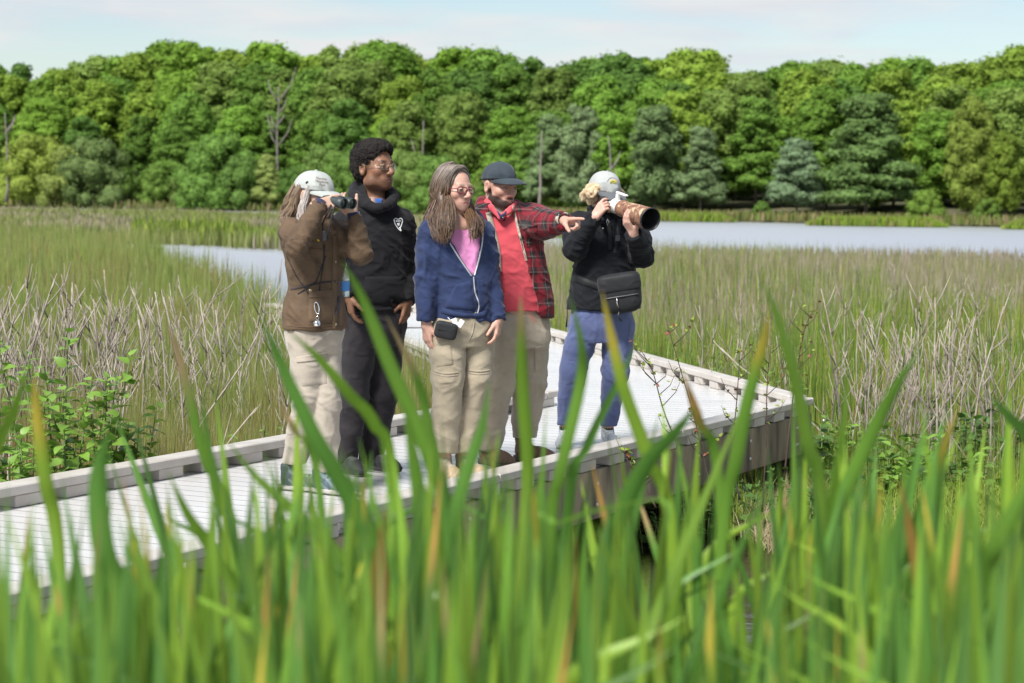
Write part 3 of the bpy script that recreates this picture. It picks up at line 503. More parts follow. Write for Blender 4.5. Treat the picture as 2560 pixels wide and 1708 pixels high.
def sapling(pts, label, twigs, nl, r0=.006, leafs=(LY, LR)):
    P_ = np.array([at(a, b, c_) for a, b, c_ in pts]); root_ = P_[0].copy(); e = empty('sapling', root_, label=label, category='sapling', group='twiggy saplings before the walk'); P_ = P_-root_; u = np.linspace(0, 1, len(P_)); t = np.linspace(0, 1, 16); c_ = np.stack([cint(t, u, P_[:, i]) for i in range(3)], 1)
    link('stem', MB().tube(c_, np.linspace(r0, .0018, 16), 6).mesh('stem', m_twig, True), e)
    ends = []
    for k in range(twigs):
        i = rng.integers(5, 15); a = rng.choice((-1, 1)); l = rng.uniform(.08, .22); q = c_[i]; w_ = q+np.array((a*l*.6, rng.normal()*.05, l*.8)); link('twig', MB().tube([q, (q+w_)/2+np.array((a*.02, 0, 0)), w_], [.003, .0022, .0012], 5).mesh('twig', m_twig, True), e); ends.append((q, w_))
    for k in range(nl):
        if rng.random() < .6 and ends: q, w_ = ends[rng.integers(len(ends))]; t_ = rng.uniform(.3, 1); b = q+(w_-q)*t_
        else: b = c_[rng.integers(6, 16)]
        o = link('leaf', leafs[0] if rng.random() < .68 else leafs[1], e, b); s_ = rng.uniform(.016, .036); o.scale = (s_,)*3; o.rotation_euler = (rng.normal()*.6, rng.normal()*.6-.4, rng.uniform(0, 6.28))
sapling([(1800, 1280, 12.2), (1770, 1190, 12.2), (1735, 1040, 12.2), (1700, 920, 12.2), (1665, 800, 12.2)], 'tall twiggy sapling with tufts of lime and red leaves before the kerb', 12, 60)
sapling([(1735, 1240, 11.9), (1700, 1130, 11.9), (1660, 1030, 11.9), (1632, 930, 11.9), (1605, 880, 11.9)], 'thin dark sapling leaning left in front of the walk', 9, 40); sapling([(1850, 1250, 12.6), (1830, 1150, 12.6), (1842, 1000, 12.6), (1850, 880, 12.6)], 'upright reddish sapling near the end of the walk', 8, 45)
sapling([(1960, 1200, 13.4), (1975, 1060, 13.4), (1990, 940, 13.4), (2010, 830, 13.4), (2030, 780, 13.4)], 'straight sapling with red buds right of the walk end', 9, 50, .007); sapling([(1640, 1270, 11.7), (1600, 1190, 11.7), (1570, 1130, 11.7)], 'low dark twig bush below the front beam', 8, 40); sapling([(1905, 1280, 12.9), (1915, 1120, 12.9), (1918, 960, 12.9), (1930, 840, 13.0)], 'slender sapling crossing the corner of the walk', 8, 40)
# ------------------------------------------------------------------ implicit modelling (smooth unions on a grid, extracted as quads)
from mathutils.bvhtree import BVHTree
class Grid:
    def __init__(s, lo, hi, h=.006, fine=()):
        s.ax = []
        for k in range(3):
            p = lo[k]; pts = []
            while p < hi[k]+h:
                pts.append(p); p += min([hf for (a, b, hf) in fine if a[k] <= p <= b[k]]+[h])
            s.ax.append(np.array(pts, np.float32))
        s.d = np.full([len(a) for a in s.ax], .3, np.float32)
    def _op(s, fn, lo, hi, k, mode):
        if lo is None: sl = [slice(None)]*3
        else:
            sl = []
            for i in range(3):
                a = int(np.searchsorted(s.ax[i], lo[i]-k-.012)); b = int(np.searchsorted(s.ax[i], hi[i]+k+.012))
                if b <= a: return s
                sl.append(slice(a, b))
        X = s.ax[0][sl[0]][:, None, None]; Y = s.ax[1][sl[1]][None, :, None]; Z = s.ax[2][sl[2]][None, None, :]
        n = fn(X, Y, Z).astype(np.float32); o = s.d[tuple(sl)]
        if mode == 's': n = -n
        if k > 0:
            h = np.maximum(k-np.abs(o-n), 0)/k; h = h*h*k*.25
            s.d[tuple(sl)] = np.minimum(o, n)-h if mode == 'u' else np.maximum(o, n)+h
        else: s.d[tuple(sl)] = np.minimum(o, n) if mode == 'u' else np.maximum(o, n)
        return s
    def cone(s, a, b, ra, rb, k=.02, mode='u'):
        a = np.asarray(a, float); b = np.asarray(b, float); ba = b-a; L2 = ba@ba+1e-9; r = max(ra, rb)
        def fn(X, Y, Z):
            x, y, z = X-a[0], Y-a[1], Z-a[2]; t = np.clip((x*ba[0]+y*ba[1]+z*ba[2])/L2, 0, 1)
            return np.sqrt((x-t*ba[0])**2+(y-t*ba[1])**2+(z-t*ba[2])**2)-(ra+(rb-ra)*t)
        return s._op(fn, np.minimum(a, b)-r, np.maximum(a, b)+r, k, mode)
    def chain(s, pts, rad, k=.02, mode='u', sm=0):
        if sm:
            P_ = np.array(pts, float); u = np.arange(len(P_)); t = np.linspace(0, len(P_)-1, sm); pts = np.stack([cint(t, u, P_[:, i]) for i in range(3)], 1); rad = np.interp(t, u, rad)
        for i in range(len(pts)-1): s.cone(pts[i], pts[i+1], rad[i], rad[i+1], k, mode)
        return s
    def ell(s, c, r, k=.02, mode='u', R=None):
        c = np.asarray(c, float); r = np.asarray(r, float); mr = r.max()
        def fn(X, Y, Z):
            x, y, z = X-c[0], Y-c[1], Z-c[2]
            if R is not None: x, y, z = [R[i][0]*x+R[i][1]*y+R[i][2]*z for i in range(3)]
            k0 = np.sqrt((x/r[0])**2+(y/r[1])**2+(z/r[2])**2); k1 = np.sqrt((x/r[0]**2)**2+(y/r[1]**2)**2+(z/r[2]**2)**2)+1e-6
            return k0*(k0-1)/k1
        return s._op(fn, c-mr, c+mr, k, mode)
    def loft(s, secs, yaw=0, k=.03, n=2.4, mode='u', grow=0.0):   # secs: (centre xyz, half width, half depth)
        secs = sorted(secs, key=lambda q: q[0][2]); zs = [q[0][2] for q in secs]; c, si = math.cos(yaw), math.sin(yaw)
        cx = [q[0][0] for q in secs]; cyy = [q[0][1] for q in secs]; A = [q[1]+grow for q in secs]; B = [q[2]+grow for q in secs]
        m = max(A+B)
        def fn(X, Y, Z):
            z = Z.ravel(); f = lambda v: cint(z, zs, v)[None, None, :]
            x = X-f(cx); y = Y-f(cyy); u = x*c+y*si; v = -x*si+y*c; a = f(A); b = f(B)
            d = ((np.abs(u)/a)**n+(np.abs(v)/b)**n)**(1/n); d = (d-1)*np.minimum(a, b)
            return np.maximum(np.maximum(d, Z-zs[-1]), zs[0]-Z)
        return s._op(fn, np.array((min(cx)-m, min(cyy)-m, zs[0])), np.array((max(cx)+m, max(cyy)+m, zs[-1])), k, mode)
    def fn(s, f, mode='s', k=0, lo=None, hi=None): return s._op(f, lo, hi, k, mode)
    def half(s, p, n, k=0.0):                    # cut away the side n points to
        p = np.asarray(p, float); n = nrm(n)
        return s._op(lambda X, Y, Z: (X-p[0])*n[0]+(Y-p[1])*n[1]+(Z-p[2])*n[2]+0*s.d, None, None, k, 'i')
    def extract(s):
        d = s.d; ins = d < 0; S = ins.astype(np.uint8); nx, ny, nz = d.shape
        c = np.zeros((nx-1, ny-1, nz-1), np.uint8); off = [(a, b, e) for a in (0, 1) for b in (0, 1) for e in (0, 1)]
        for a, b, e in off: c += S[a:nx-1+a, b:ny-1+b, e:nz-1+e]
        I = np.argwhere((c > 0) & (c < 8)); idx = np.full(c.shape, -1, np.int32); idx[tuple(I.T)] = np.arange(len(I))
        val = np.stack([d[I[:, 0]+a, I[:, 1]+b, I[:, 2]+e] for a, b, e in off], 1); O = np.array(off, np.float32)
        acc = np.zeros((len(I), 3), np.float32); cnt = np.zeros(len(I), np.float32)
        for i in range(8):
            for j in range(i+1, 8):
                if np.abs(O[i]-O[j]).sum() == 1:
                    vi, vj = val[:, i], val[:, j]; m = (vi < 0) != (vj < 0); t = np.where(m, vi/(vi-vj+1e-12), 0)
                    acc += m[:, None]*(O[i]+t[:, None]*(O[j]-O[i])); cnt += m
        fr = acc/cnt[:, None]; V = np.zeros((len(I), 3), np.float32)
        for k in range(3): a = s.ax[k]; V[:, k] = a[I[:, k]]+fr[:, k]*(a[I[:, k]+1]-a[I[:, k]])
        Q = []
        for k in range(3):
            u, w_ = (k+1) % 3, (k+2) % 3
            sl0 = [slice(1, -1)]*3; sl1 = [slice(1, -1)]*3; sl0[k] = slice(0, -1); sl1[k] = slice(1, None)
            a = ins[tuple(sl0)]; b = ins[tuple(sl1)]; E = np.argwhere(a != b)
            if not len(E): continue
            fl = a[tuple(E.T)]; E = E+np.array([0 if q == k else 1 for q in range(3)])
            def cid(du, dw):
                e = E.copy(); e[:, u] += du; e[:, w_] += dw; return idx[e[:, 0], e[:, 1], e[:, 2]]
            q = np.stack([cid(-1, -1), cid(0, -1), cid(0, 0), cid(-1, 0)], 1); q[~fl] = q[~fl][:, ::-1]; Q.append(q)
        return V, np.concatenate(Q)

def folds(amp=.004, sc=(9, 9, 15), seed=0, fine=.35):
    def f(v, nm):
        q = v*np.array(sc)+seed; w1 = vnoise(v*5+seed+9.1)[:, None]*2.2; q = q+w1
        r = (1-np.abs(2*vnoise(q)-1))**1.8; r2 = (1-np.abs(2*vnoise(q*2.3+5)-1))**1.8
        dg = v@np.array([[.8, 0, .6], [0, 1, 0], [-.6, 0, .8]]); r3 = (1-np.abs(2*vnoise(dg*np.array(sc)[[0, 1, 2]]*1.4*np.array((.5, .6, 1.5))+seed+w1*.6+3)-1))**2.2
        return amp*((r-.5)*1.5+fine*(r2-.5)*1.5+.9*(r3-.4))
    return f
def yaw_axes(yaw, pitch=0, roll=0):              # rows: person's left, forward, up  (yaw 0 faces the camera, + turns to the picture's right)
    c, s_ = math.cos(yaw), math.sin(yaw); L = np.array((c, s_, 0)); F = np.array((s_, -c, 0)); U = np.array((0, 0, 1.0))
    F2 = F*math.cos(pitch)+U*math.sin(pitch); U2 = -F*math.sin(pitch)+U*math.cos(pitch)
    L2 = L*math.cos(roll)+U2*math.sin(roll); U3 = -L*math.sin(roll)+U2*math.cos(roll)
    return np.array([L2, F2, U3])

m_skin = mat('skin', attr='Col', rough=.48, var=.10, scale=60, spec=.4)
_P = m_skin.node_tree.nodes['Principled BSDF']; _P.inputs['Subsurface Weight'].default_value = .12; _P.inputs['Subsurface Radius'].default_value = (.02, .008, .004); _P.inputs['Subsurface Scale'].default_value = .3
m_eye = mat('eyeball', attr='Col', rough=.12)
class Person:
    def __init__(s, label, Y0, rx, ry):
        s.root = on(rx, ry, DZ); s.Y0 = s.root[1]; s.label = label; s.bvh = {}; s.obj = None
    def P(s, px, py, dd=0): return at(px, py, s.Y0+dd)-s.root
    def part(s, name, g, mt, colfn=None, disp=None, uvfn=None, parent=None, flat=False):
        V, Q = g.extract()
        if disp is not None:
            me = mesh('t', V, Q); nv = np.zeros(len(V)*3, np.float32); me.vertex_normals.foreach_get('vector', nv); bpy.data.meshes.remove(me)
            V = V+nv.reshape(-1, 3)*disp(V, nv)[:, None]
        return s.raw(name, V, Q, mt, colfn(V) if colfn else None, uvfn(V) if uvfn else None, parent, True)
    def raw(s, name, V, Q, mt, cols=None, uvs=None, parent=None, smooth=True):
        me = mesh(name, V, Q, mt, smooth, cols, uvs)
        if s.obj is None:
            o = link(name, me, None, s.root, label=s.label, category='person', ); s.obj = o
        else: o = link(name, me, parent or s.obj)
        s.bvh[name] = (np.asarray(V, float), Q)
        return o
    def tree(s, names):
        vs = []; fs = []; n = 0
        for k in names: V, Q = s.bvh[k]; vs += [tuple(p) for p in V]; fs += [[int(i)+n for i in q] for q in Q]; n += len(V)
        return BVHTree.FromPolygons(vs, fs)
    def cast(s, T, px, py, off=0.0):
        d = nrm(ray(px, py)); o = CAM-s.root; h = T.ray_cast(Vector(o), Vector(d))
        if h[0] is None: return None
        return np.array(h[0])-d*off
    def strip(s, T, pl, wpx, t=.003, n=24):      # raised ribbon lying on a surface along a line of photo pixels
        pl = np.array(pl, float); seg = np.r_[0, np.cumsum(np.linalg.norm(np.diff(pl, axis=0), axis=1))]; u = np.linspace(0, seg[-1], n)
        if len(pl) > 2: c = np.stack([cint(u, seg, pl[:, 0]), cint(u, seg, pl[:, 1])], 1)
        else: c = np.stack([np.interp(u, seg, pl[:, 0]), np.interp(u, seg, pl[:, 1])], 1)
        tg = np.gradient(c, axis=0); tg /= np.linalg.norm(tg, axis=1)[:, None]+1e-9; pp = np.stack([-tg[:, 1], tg[:, 0]], 1); V = []; ok = []
        for i in range(n):
            row = [s.cast(T, *(c[i]+pp[i]*wpx*a), off) for a, off in ((-.5, -.001), (-.42, t), (.42, t), (.5, -.001))]
            if any(r is None for r in row): ok.append(False); V += [np.zeros(3)]*4
            else: ok.append(True); V += row
        f = [[i*4+j, i*4+j+1, i*4+j+5, i*4+j+4] for i in range(n-1) if ok[i] and ok[i+1] for j in range(3)]
        return V, f
    def patch(s, T, quad, t=.004, n=9, m=9, edge=.06):  # raised panel inside four photo pixels
        q = np.array(quad, float); V = []; ok = []; us = [0, edge]+list(np.linspace(edge, 1-edge, n)[1:-1])+[1-edge, 1]; ws = [0, edge]+list(np.linspace(edge, 1-edge, m)[1:-1])+[1-edge, 1]
        for a in us:
            for b in ws:
                p = (q[0]*(1-b)+q[1]*b)*(1-a)+(q[3]*(1-b)+q[2]*b)*a
                h = s.cast(T, p[0], p[1], -.001 if (a in (0, 1) or b in (0, 1)) else t); ok.append(h is not None); V.append(h if h is not None else np.zeros(3))
        W = len(ws); f = []
        for i in range(len(us)-1):
            for j in range(W-1):
                k = [i*W+j, i*W+j+1, (i+1)*W+j+1, (i+1)*W+j]
                if all(ok[x] for x in k): f.append(k)
        return V, f
    def stick(s, name, VF, mt, parent=None, smooth=True):
        if not VF[1]: print('empty', name); return None
        return link(name, mesh(name, VF[0], VF[1], mt, smooth), parent or s.obj)
    def dot(s, name, T, px, py, r, mt, parent=None, h=.004):
        p = s.cast(T, px, py, 0)
        if p is None: return None
        d = -nrm(ray(px, py)); return link(name, MB().lathe(p-d*.002, d, [(0, r), (h*.7, r), (h, r*.7), (h, 0)], 12).mesh(name, mt, False), parent or s.obj)

def add_head(g, C, R, s=1.0, jaw=1.0, nose=1.0, beard=0.0):
    C = np.asarray(C, float); W = lambda x, y, z: C+s*(x*R[0]+y*R[1]+z*R[2])
    def e(x, y, z, r, k=.02, mode='u'): g.ell(W(x, y, z), np.array(r)*s, k*s, mode, R)
    e(0, -.018, .032, (.076, .098, .082), 0); e(0, .018, -.03, (.062, .07, .086), .03)
    e(0, .042, -.080, (.043*jaw, .042, .032), .025); e(0, .066, -.098, (.021*jaw, .018, .017), .02)
    for q in (-1, 1):
        e(q*.042, .050, -.022, (.026, .026, .024), .02); e(q*.05*jaw, .005, -.072, (.022, .035, .028), .03)
        e(q*.079, -.018, -.008, (.011, .021, .034), .008); e(q*.087, -.014, -.004, (.007, .012, .02), .006, 's')
    g.cone(W(-.036, .072, .020), W(.036, .072, .020), .012*s, .012*s, .014*s)
    for q in (-1, 1): e(q*.033, .094, .000, (.020, .017, .013), .012, 's')
    g.cone(W(0, .084, .010), W(0, .106*1, -.030), .0085*s*nose, .0125*s*nose, .012*s)
    for q in (-1, 1): e(q*.013, .094, -.036, (.0085*nose, .012, .008), .008)
    for q in (-1, 1):                            # lids
        g.chain([W(q*.018, .080, .001), W(q*.032, .0845, .0058), W(q*.047, .076, .0015)], [.0035*s, .0045*s, .0035*s], .006*s); g.chain([W(q*.019, .080, -.005), W(q*.032, .0825, -.0105), W(q*.046, .075, -.006)], [.003*s, .004*s, .003*s], .006*s)
    e(0, .071, -.062, (.032, .016, .024), .02)
    g.chain([W(-.023, .074, -.0665), W(-.008, .0815, -.063), W(.008, .0815, -.063), W(.023, .074, -.0665)], [.003*s, .0048*s, .0048*s, .003*s], .006*s); g.chain([W(-.020, .074, -.0695), W(-.007, .0795, -.0735), W(.007, .0795, -.0735), W(.020, .074, -.0695)], [.003*s, .006*s, .006*s, .003*s], .006*s)
    g.chain([W(-.026, .079, -.068), W(-.008, .0875, -.0677), W(.008, .0875, -.0677), W(.026, .079, -.068)], [.0022*s]*4, .003*s, 's')
    if beard:
        e(0, .05, -.088, (.052, .048, .036), .02)
    return W
def face_cols(C, R, s, skin, lip, brow, beard=None, stub=0.0, flush=.08):
    def f(V):
        q = (V-C)@R.T/s; x, y, z = q.T; c = np.tile(np.array(skin), (len(V), 1)); head = (np.abs(z) < .16) & (np.hypot(x, y) < .16)
        def gs(px, py, pz, sx, sy, sz): return np.exp(-((np.abs(x)-px)/sx)**2-((y-py)/sy)**2-((z-pz)/sz)**2)*head
        def mixc(m, col):
            nonlocal c; c = c*(1-m[:, None])+np.array(col)*m[:, None]
        mixc(flush*gs(.04, .06, -.03, .03, .03, .03)*3, np.array(skin)*np.array((1.15, .72, .68)))
        mixc(flush*gs(0, .1, -.03, .016, .03, .02)*3, np.array(skin)*np.array((1.15, .72, .68)))
        mixc(np.clip(1.1*gs(0, .088, -.068, .021, .016, .0085), 0, .6), lip)
        mixc(np.clip(1.2*gs(.033, .08, .0265, .019, .03, .0048), 0, .85), brow)
        mixc(np.clip(.9*gs(.033, .085, .005, .018, .02, .0032), 0, .8), np.array(skin)*.25)
        mixc(np.clip(1.0*gs(0, .086, -.0677, .024, .02, .0022), 0, .85), np.array(lip)*.3)
        if beard is not None or stub:
            z0 = -.038-.018*np.clip((y-.05)/.03, 0, 1)+.055*np.clip((.02-y)/.03, 0, 1)
            m = np.clip((z0-z)/.012, 0, 1)*np.clip((y+.015)/.015, 0, 1)*np.clip((z+.14)/.02, 0, 1)*head
            mo = np.exp(-(x/.030)**6-((z+.0535)/.0068)**4)*(y > .06)*head; m = np.maximum(m, mo)
            m = m*(1-np.clip(1.2*gs(0, .086, -.0690, .013, .03, .0045), 0, .8)); nz = .93+.1*vnoise(q*260)
            mixc(np.clip(m*(nz if beard is not None else stub), 0, .97), beard if beard is not None else np.array(skin)*.3)
        return c
    return f
def eyes(p, C, R, s, iris=(.12, .07, .04)):
    for q in (-1, 1):
        c = C+s*(q*.0325*R[0]+.0722*R[1]-.0025*R[2]); f = nrm(R[1]+.12*q*R[0]); mb = MB(); r = .0125*s
        prof = [(r*math.cos(t), r*math.sin(t)) for t in np.linspace(0, math.pi, 12)]; mb.lathe(c, f, prof, 14)
        V = np.array(mb.v); a = (V-c)@f/r; col = np.where((a > .86)[:, None], np.array(iris), np.array((.50, .46, .43))); col = np.where((a > .965)[:, None], .01, col)
        p.raw('eye', V, mb.f, m_eye, col)
def add_hand(g, Wp, x, n, right, curl, sc=1.0, thumb=(.55, .75, .3), tb=.5, spread=.06, tl=1.0):
    """fingers run along x, the palm faces n; curl: per finger three bends in radians"""
    Wp = np.asarray(Wp, float); x = nrm(x); n = np.asarray(n, float); n = nrm(n-x*(n@x)); t = np.cross(n, x)*(-1 if right else 1)
    yo = (.029, .0095, -.010, -.028); Ls = (.070, .079, .073, .056); xr = (.086, .090, .086, .078)
    g.cone(Wp-x*.03*sc, Wp+x*.012*sc, .027*sc, .026*sc, .015)
    for i in range(4):
        r0 = Wp+sc*(x*xr[i]+t*yo[i]); g.cone(Wp+sc*(x*.012+t*yo[i]*.6), r0, .0155*sc, .0115*sc, .012)
        a = 0; p = r0; d0 = nrm(x+t*spread*(1.5-i))
        for j, fl in enumerate((.45, .31, .24)):
            a += curl[i][j]; d = d0*math.cos(a)+n*math.sin(a); q = p+d*Ls[i]*fl*sc; ra = (.0097, .0089, .0082, .0068)
            k = .9 if i == 3 else 1; g.cone(p, q, ra[j]*k*sc, ra[j+1]*k*sc, .003); p = q
    p = Wp+sc*(x*.022+t*.022+n*.008); d = nrm(x*thumb[0]+t*thumb[1]+n*thumb[2]); g.cone(Wp+sc*(x*.008+t*.008+n*.005), p+d*.03*sc, .019*sc, .0145*sc, .012)
    p = p+d*.034*sc
    for j, fl in enumerate((.032, .027)):
        d = nrm(d*math.cos(tb)+nrm(x*.8+n*.5)*math.sin(tb)); q = p+d*fl*sc*tl; g.cone(p, q, (.0118, .0105)[j]*sc, (.0105, .0085)[j]*sc, .004); p = q
def shoe(p, H, yaw, cols, ln=.27, name='shoe', tall=.0, lace=True):
    F = np.array((math.sin(yaw), -math.cos(yaw), 0)); L = np.array((math.cos(yaw), math.sin(yaw), 0)); R = np.array([F, L, (0, 0, 1.0)]); k = ln/.27
    W = lambda x, y, z: np.asarray(H, float)+k*(x*F+y*L)+np.array((0, 0, z*k))
    g = Grid(W(.13, 0, 0)-np.array((.17, .17, .02))*k-.01, W(.13, 0, .17+tall)+np.array((.17, .17, 0))*k, .0045)
    g.ell(W(.055, 0, .055), np.array((.055, .038, .055))*k, 0, 'u', R); g.ell(W(.13, 0, .045), np.array((.09, .039, .045))*k, .02, 'u', R)
    g.ell(W(.20, 0, .034), np.array((.066, .046, .036))*k, .03, 'u', R); g.cone(W(.05, 0, .07), W(.042, 0, .115+tall), .042*k, .043*k, .02)
    def sole(X, Y, Z):
        u = ((X-H[0])*F[0]+(Y-H[1])*F[1])/k; v = ((X-H[0])*L[0]+(Y-H[1])*L[1])/k; z = (Z-H[2])/k
        wd = .037+.009*np.sin(np.clip((u-.05)/.2, 0, 1)*np.pi)
        d = np.maximum((np.abs((u-.132)/.144)**3+np.abs(v/wd)**3)**(1/3)-1, -.6)*.04; zt = .026+.012*np.clip((u-.2)/.07, 0, 1)**2+.006*(u < .07); zb = .022*np.clip((u-.21)/.06, 0, 1)**2
        return np.maximum(np.maximum(d, z-zt), zb-z)*k
    g.fn(sole, 'u', .004, W(.13, 0, 0)-.17*k, W(.13, 0, .05)+.17*k); g.half(W(0, 0, 0.001), (0, 0, -1))
    def cf(V):
        q = (V-np.asarray(H))/k; u = q@F; v = q@L; z = q[:, 2]; c = np.tile(np.array(cols[0]), (len(V), 1))
        st = (np.sin((u*.9+z*1.2)*110) > .35) & (np.abs(v) > .022) & (u > .06) & (u < .2); c[st] = cols[2]
        lc = (np.abs(v) < .024) & (u > .085) & (u < .185) & (z > .05); c[lc] = np.array(cols[0])*.8+.05
        lw = lc & (np.sin(u*300) > .1); c[lw & lace] = cols[3]
        c[(z < .030)] = cols[1]; c[z < .009] = cols[4]
        return c
    m = bpy.data.materials.get('shoe_stuff') or mat('shoe_stuff', attr='Col', rough=.65, var=.18, scale=70, bump=.25, bscale=180)
    return p.part(name, g, m, cf, disp=folds(.002, (22, 22, 22), 3))
def cap(p, C, R, s, mc, mbm, brim_len=.075, tilt=-.05, lift=0.0, peak=.098, wide=1.0):
    """cloth cap: six-panel crown, curved brim, button"""
    c, si = math.cos(tilt), math.sin(tilt); F = R[1]*c+R[2]*si; U = -R[1]*si+R[2]*c; Lx = R[0]; O = C+s*((.012+lift)*U-.012*F+.012*R[2]); n = 60; m = 14; V = []; f = []
    for j in range(m+1):
        t = j/m; ph = t*math.pi/2; rr = math.cos(ph)**.80; zz = math.sin(ph)**1.0
        for i in range(n):
            a = 2*math.pi*i/n; sm = 1-.018*math.exp(-((abs(math.sin(3*a)))/.10)**2)*(1-t)**.2
            w_ = .004*math.sin(5*a+2*t)+.003*math.sin(11*a-5*t)
            x = wide*(.090*rr*sm+w_*(1-t))*math.cos(a); y = wide*(.112*rr*sm+w_*(1-t))*math.sin(a); z = peak*zz*(1+.05*math.sin(a)*(rr))
            V.append(O+s*(x*Lx+y*F+z*U))
    for j in range(m):
        for i in range(n): q = (i+1) % n; f.append([j*n+i, j*n+q, j*n+n+q, j*n+n+i])
    b = len(V)
    for i in range(n): V.append(O+s*.985*((V[i]-O)/s)+s*.012*U*.5)  # inner lip
    for i in range(n): q = (i+1) % n; f.append([b+i, b+q, q, i])
    cr = p.raw('cap', V, f, mc)
    V = []; f = []; nu, nv = 22, 9
    for top in (1, 0):
        for i in range(nu+1):
            a = math.radians(90+(-72+144*i/nu)); 
            for j in range(nv+1):
                t = j/nv; e = 1-abs(2*i/nu-1)**3.2
                x = wide*.0895*math.cos(a)*(1+.10*t*e); y = wide*.111*math.sin(a)+brim_len*t*e**.6*(1+.1*math.sin(a)); z = .006-.030*t*t*e-.024*(2*i/nu-1)**2*(t*.6+.4)+.0035*top
                V.append(O+s*(x*Lx+y*F+z*U))
    k = (nu+1)*(nv+1)
    for i in range(nu):
        for j in range(nv):
            q = [i*(nv+1)+j, i*(nv+1)+j+1, (i+1)*(nv+1)+j+1, (i+1)*(nv+1)+j]; f.append(q); f.append([k+x for x in q][::-1])
    for i in range(nu): q = i*(nv+1)+nv; f.append([q, q+k, q+k+nv+1, q+nv+1])
    p.raw('brim', V, f, mbm, parent=cr)
    p.bvh['capbrim'] = p.bvh['brim']
    link('button', MB().lathe(O+s*peak*U-.002*U, U, [(0, .009), (.005, .008), (.008, .003), (.008, 0)], 10).mesh('button', mc, True), cr)
    return cr, O, (Lx, F, U)
def strands(p, guides, n, mt, r=(.0018, .0034), wave=.004, cols=((.1, .06, .03), (.3, .2, .12)), curl=0.0, name='hair', segs=16, extra=None, freq=9):
    """bundles of hair: guides are (points, spreads, weight); each strand keeps its place in the bundle"""
    V = []; F = []; Cc = []; W = np.array([g_[2] for g_ in guides], float); W /= W.sum(); b0 = 0
    for k in range(n):
        pts, sp, _ = guides[rng.choice(len(guides), p=W)]; pts = np.array(pts, float); u = np.linspace(0, 1, len(pts)); t = np.linspace(0, rng.uniform(.82, 1.0), segs)
        c = np.stack([cint(t, u, pts[:, i]) for i in range(3)], 1); spd = np.interp(t, u, sp); o = rng.normal(size=3); o = o/np.linalg.norm(o)*rng.uniform(.55, 1)**.5
        ph = rng.uniform(0, 6.28, 3); fr = rng.uniform(.6, 1.4, 3)*freq
        c = c+o[None]*spd[:, None]+wave*np.sin(t[:, None]*fr+ph)*t[:, None]
        if curl: c = c+curl*np.stack([np.sin(t*30+ph[0]), np.cos(t*27+ph[1]), np.sin(t*24+ph[2])], 1)
        rr = rng.uniform(*r)*np.interp(t, [0, .1, .7, 1], [.8, 1, .9, .25]); T = np.gradient(c, axis=0); T /= np.linalg.norm(T, axis=1)[:, None]+1e-9
        a = np.cross(T, o); a /= np.linalg.norm(a, axis=1)[:, None]+1e-9; bb = np.cross(T, a); cm = rng.random(); col = np.array(cols[0])*(1-cm)+np.array(cols[1])*cm
        if extra is not None: col = extra(col, c, t)
        for i in range(4): g_ = math.pi/2*i; V.append(c+rr[:, None]*(math.cos(g_)*a+math.sin(g_)*bb)); Cc.append(np.broadcast_to(col, (segs, 3)))
        for i in range(4):
            j = (i+1) % 4; q = np.arange(segs-1); F.append(np.stack([b0+i*segs+q, b0+j*segs+q, b0+j*segs+q+1, b0+i*segs+q+1], 1))
        b0 += 4*segs
    return p.raw(name, np.concatenate(V), np.concatenate(F), mt, np.concatenate(Cc).astype(np.float32))
def glasses(p, C, R, s, mf, ml, r=.0022, hh=.017, hw=.024, lens=True):
    W = lambda x, y, z: C+s*(x*R[0]+y*R[1]+z*R[2]); mb = MB(); lens_o = []
    fr = None
    for q in (-1, 1):
        lp = []
        for i in range(29):
            a = 2*math.pi*i/28; ca, sa = math.cos(a), math.sin(a); e = .62
            x = q*.033+hw*np.sign(ca)*abs(ca)**e; z = -.001+hh*np.sign(sa)*abs(sa)**e; y = .103-abs(x)**2*6.0; lp.append(W(x, y, z))
        mb.tube(lp, r*s, 6, False); lens_o.append(lp[:-1])
        mb.tube([W(q*.057, .085, .006), W(q*.074, .066, .006), W(q*.081, .02, .006), W(q*.083, -.018, .004), W(q*.082, -.03, -.012)], r*s, 6)
    mb.tube([W(-.0095, .1035, .003), W(0, .109, .006), W(.0095, .1035, .003)], r*s, 6)
    fr = p.raw('glasses', mb.v, mb.f, mf)
    for lp in lens_o:
        c = sum(lp)/len(lp)+R[1]*.002; link('lens', mesh('lens', [c]+list(lp), [[0, i+1, (i+1) % len(lp)+1] for i in range(len(lp))], ml, True), fr)
m_lens = bpy.data.materials.new('lens_glass'); m_lens.use_nodes = True
_n = m_lens.node_tree; _n.nodes.clear(); _t = _n.nodes.new('ShaderNodeBsdfTransparent'); _g = _n.nodes.new('ShaderNodeBsdfGlossy'); _g.inputs['Roughness'].default_value = .03; _m = _n.nodes.new('ShaderNodeMixShader'); _fr = _n.nodes.new('ShaderNodeFresnel'); _fr.inputs[0].default_value = 1.5
_n.links.new(_fr.outputs[0], _m.inputs[0]); _n.links.new(_t.outputs[0], _m.inputs[1]); _n.links.new(_g.outputs[0], _m.inputs[2]); _o = _n.nodes.new('ShaderNodeOutputMaterial'); _n.links.new(_m.outputs[0], _o.inputs[0])
def cloth(name, col, rough=.85, var=.12, scale=6, bump=.3, bscale=45, sheen=.25, col2=None, stretch=None, wr=.55, wsc=13):
    m = mat(name, col, rough, var, scale, col2, bump=bump*.6, bscale=bscale*3, spec=.25, sheen=sheen, stretch=stretch); wrinkle(m, wr, wsc); return m
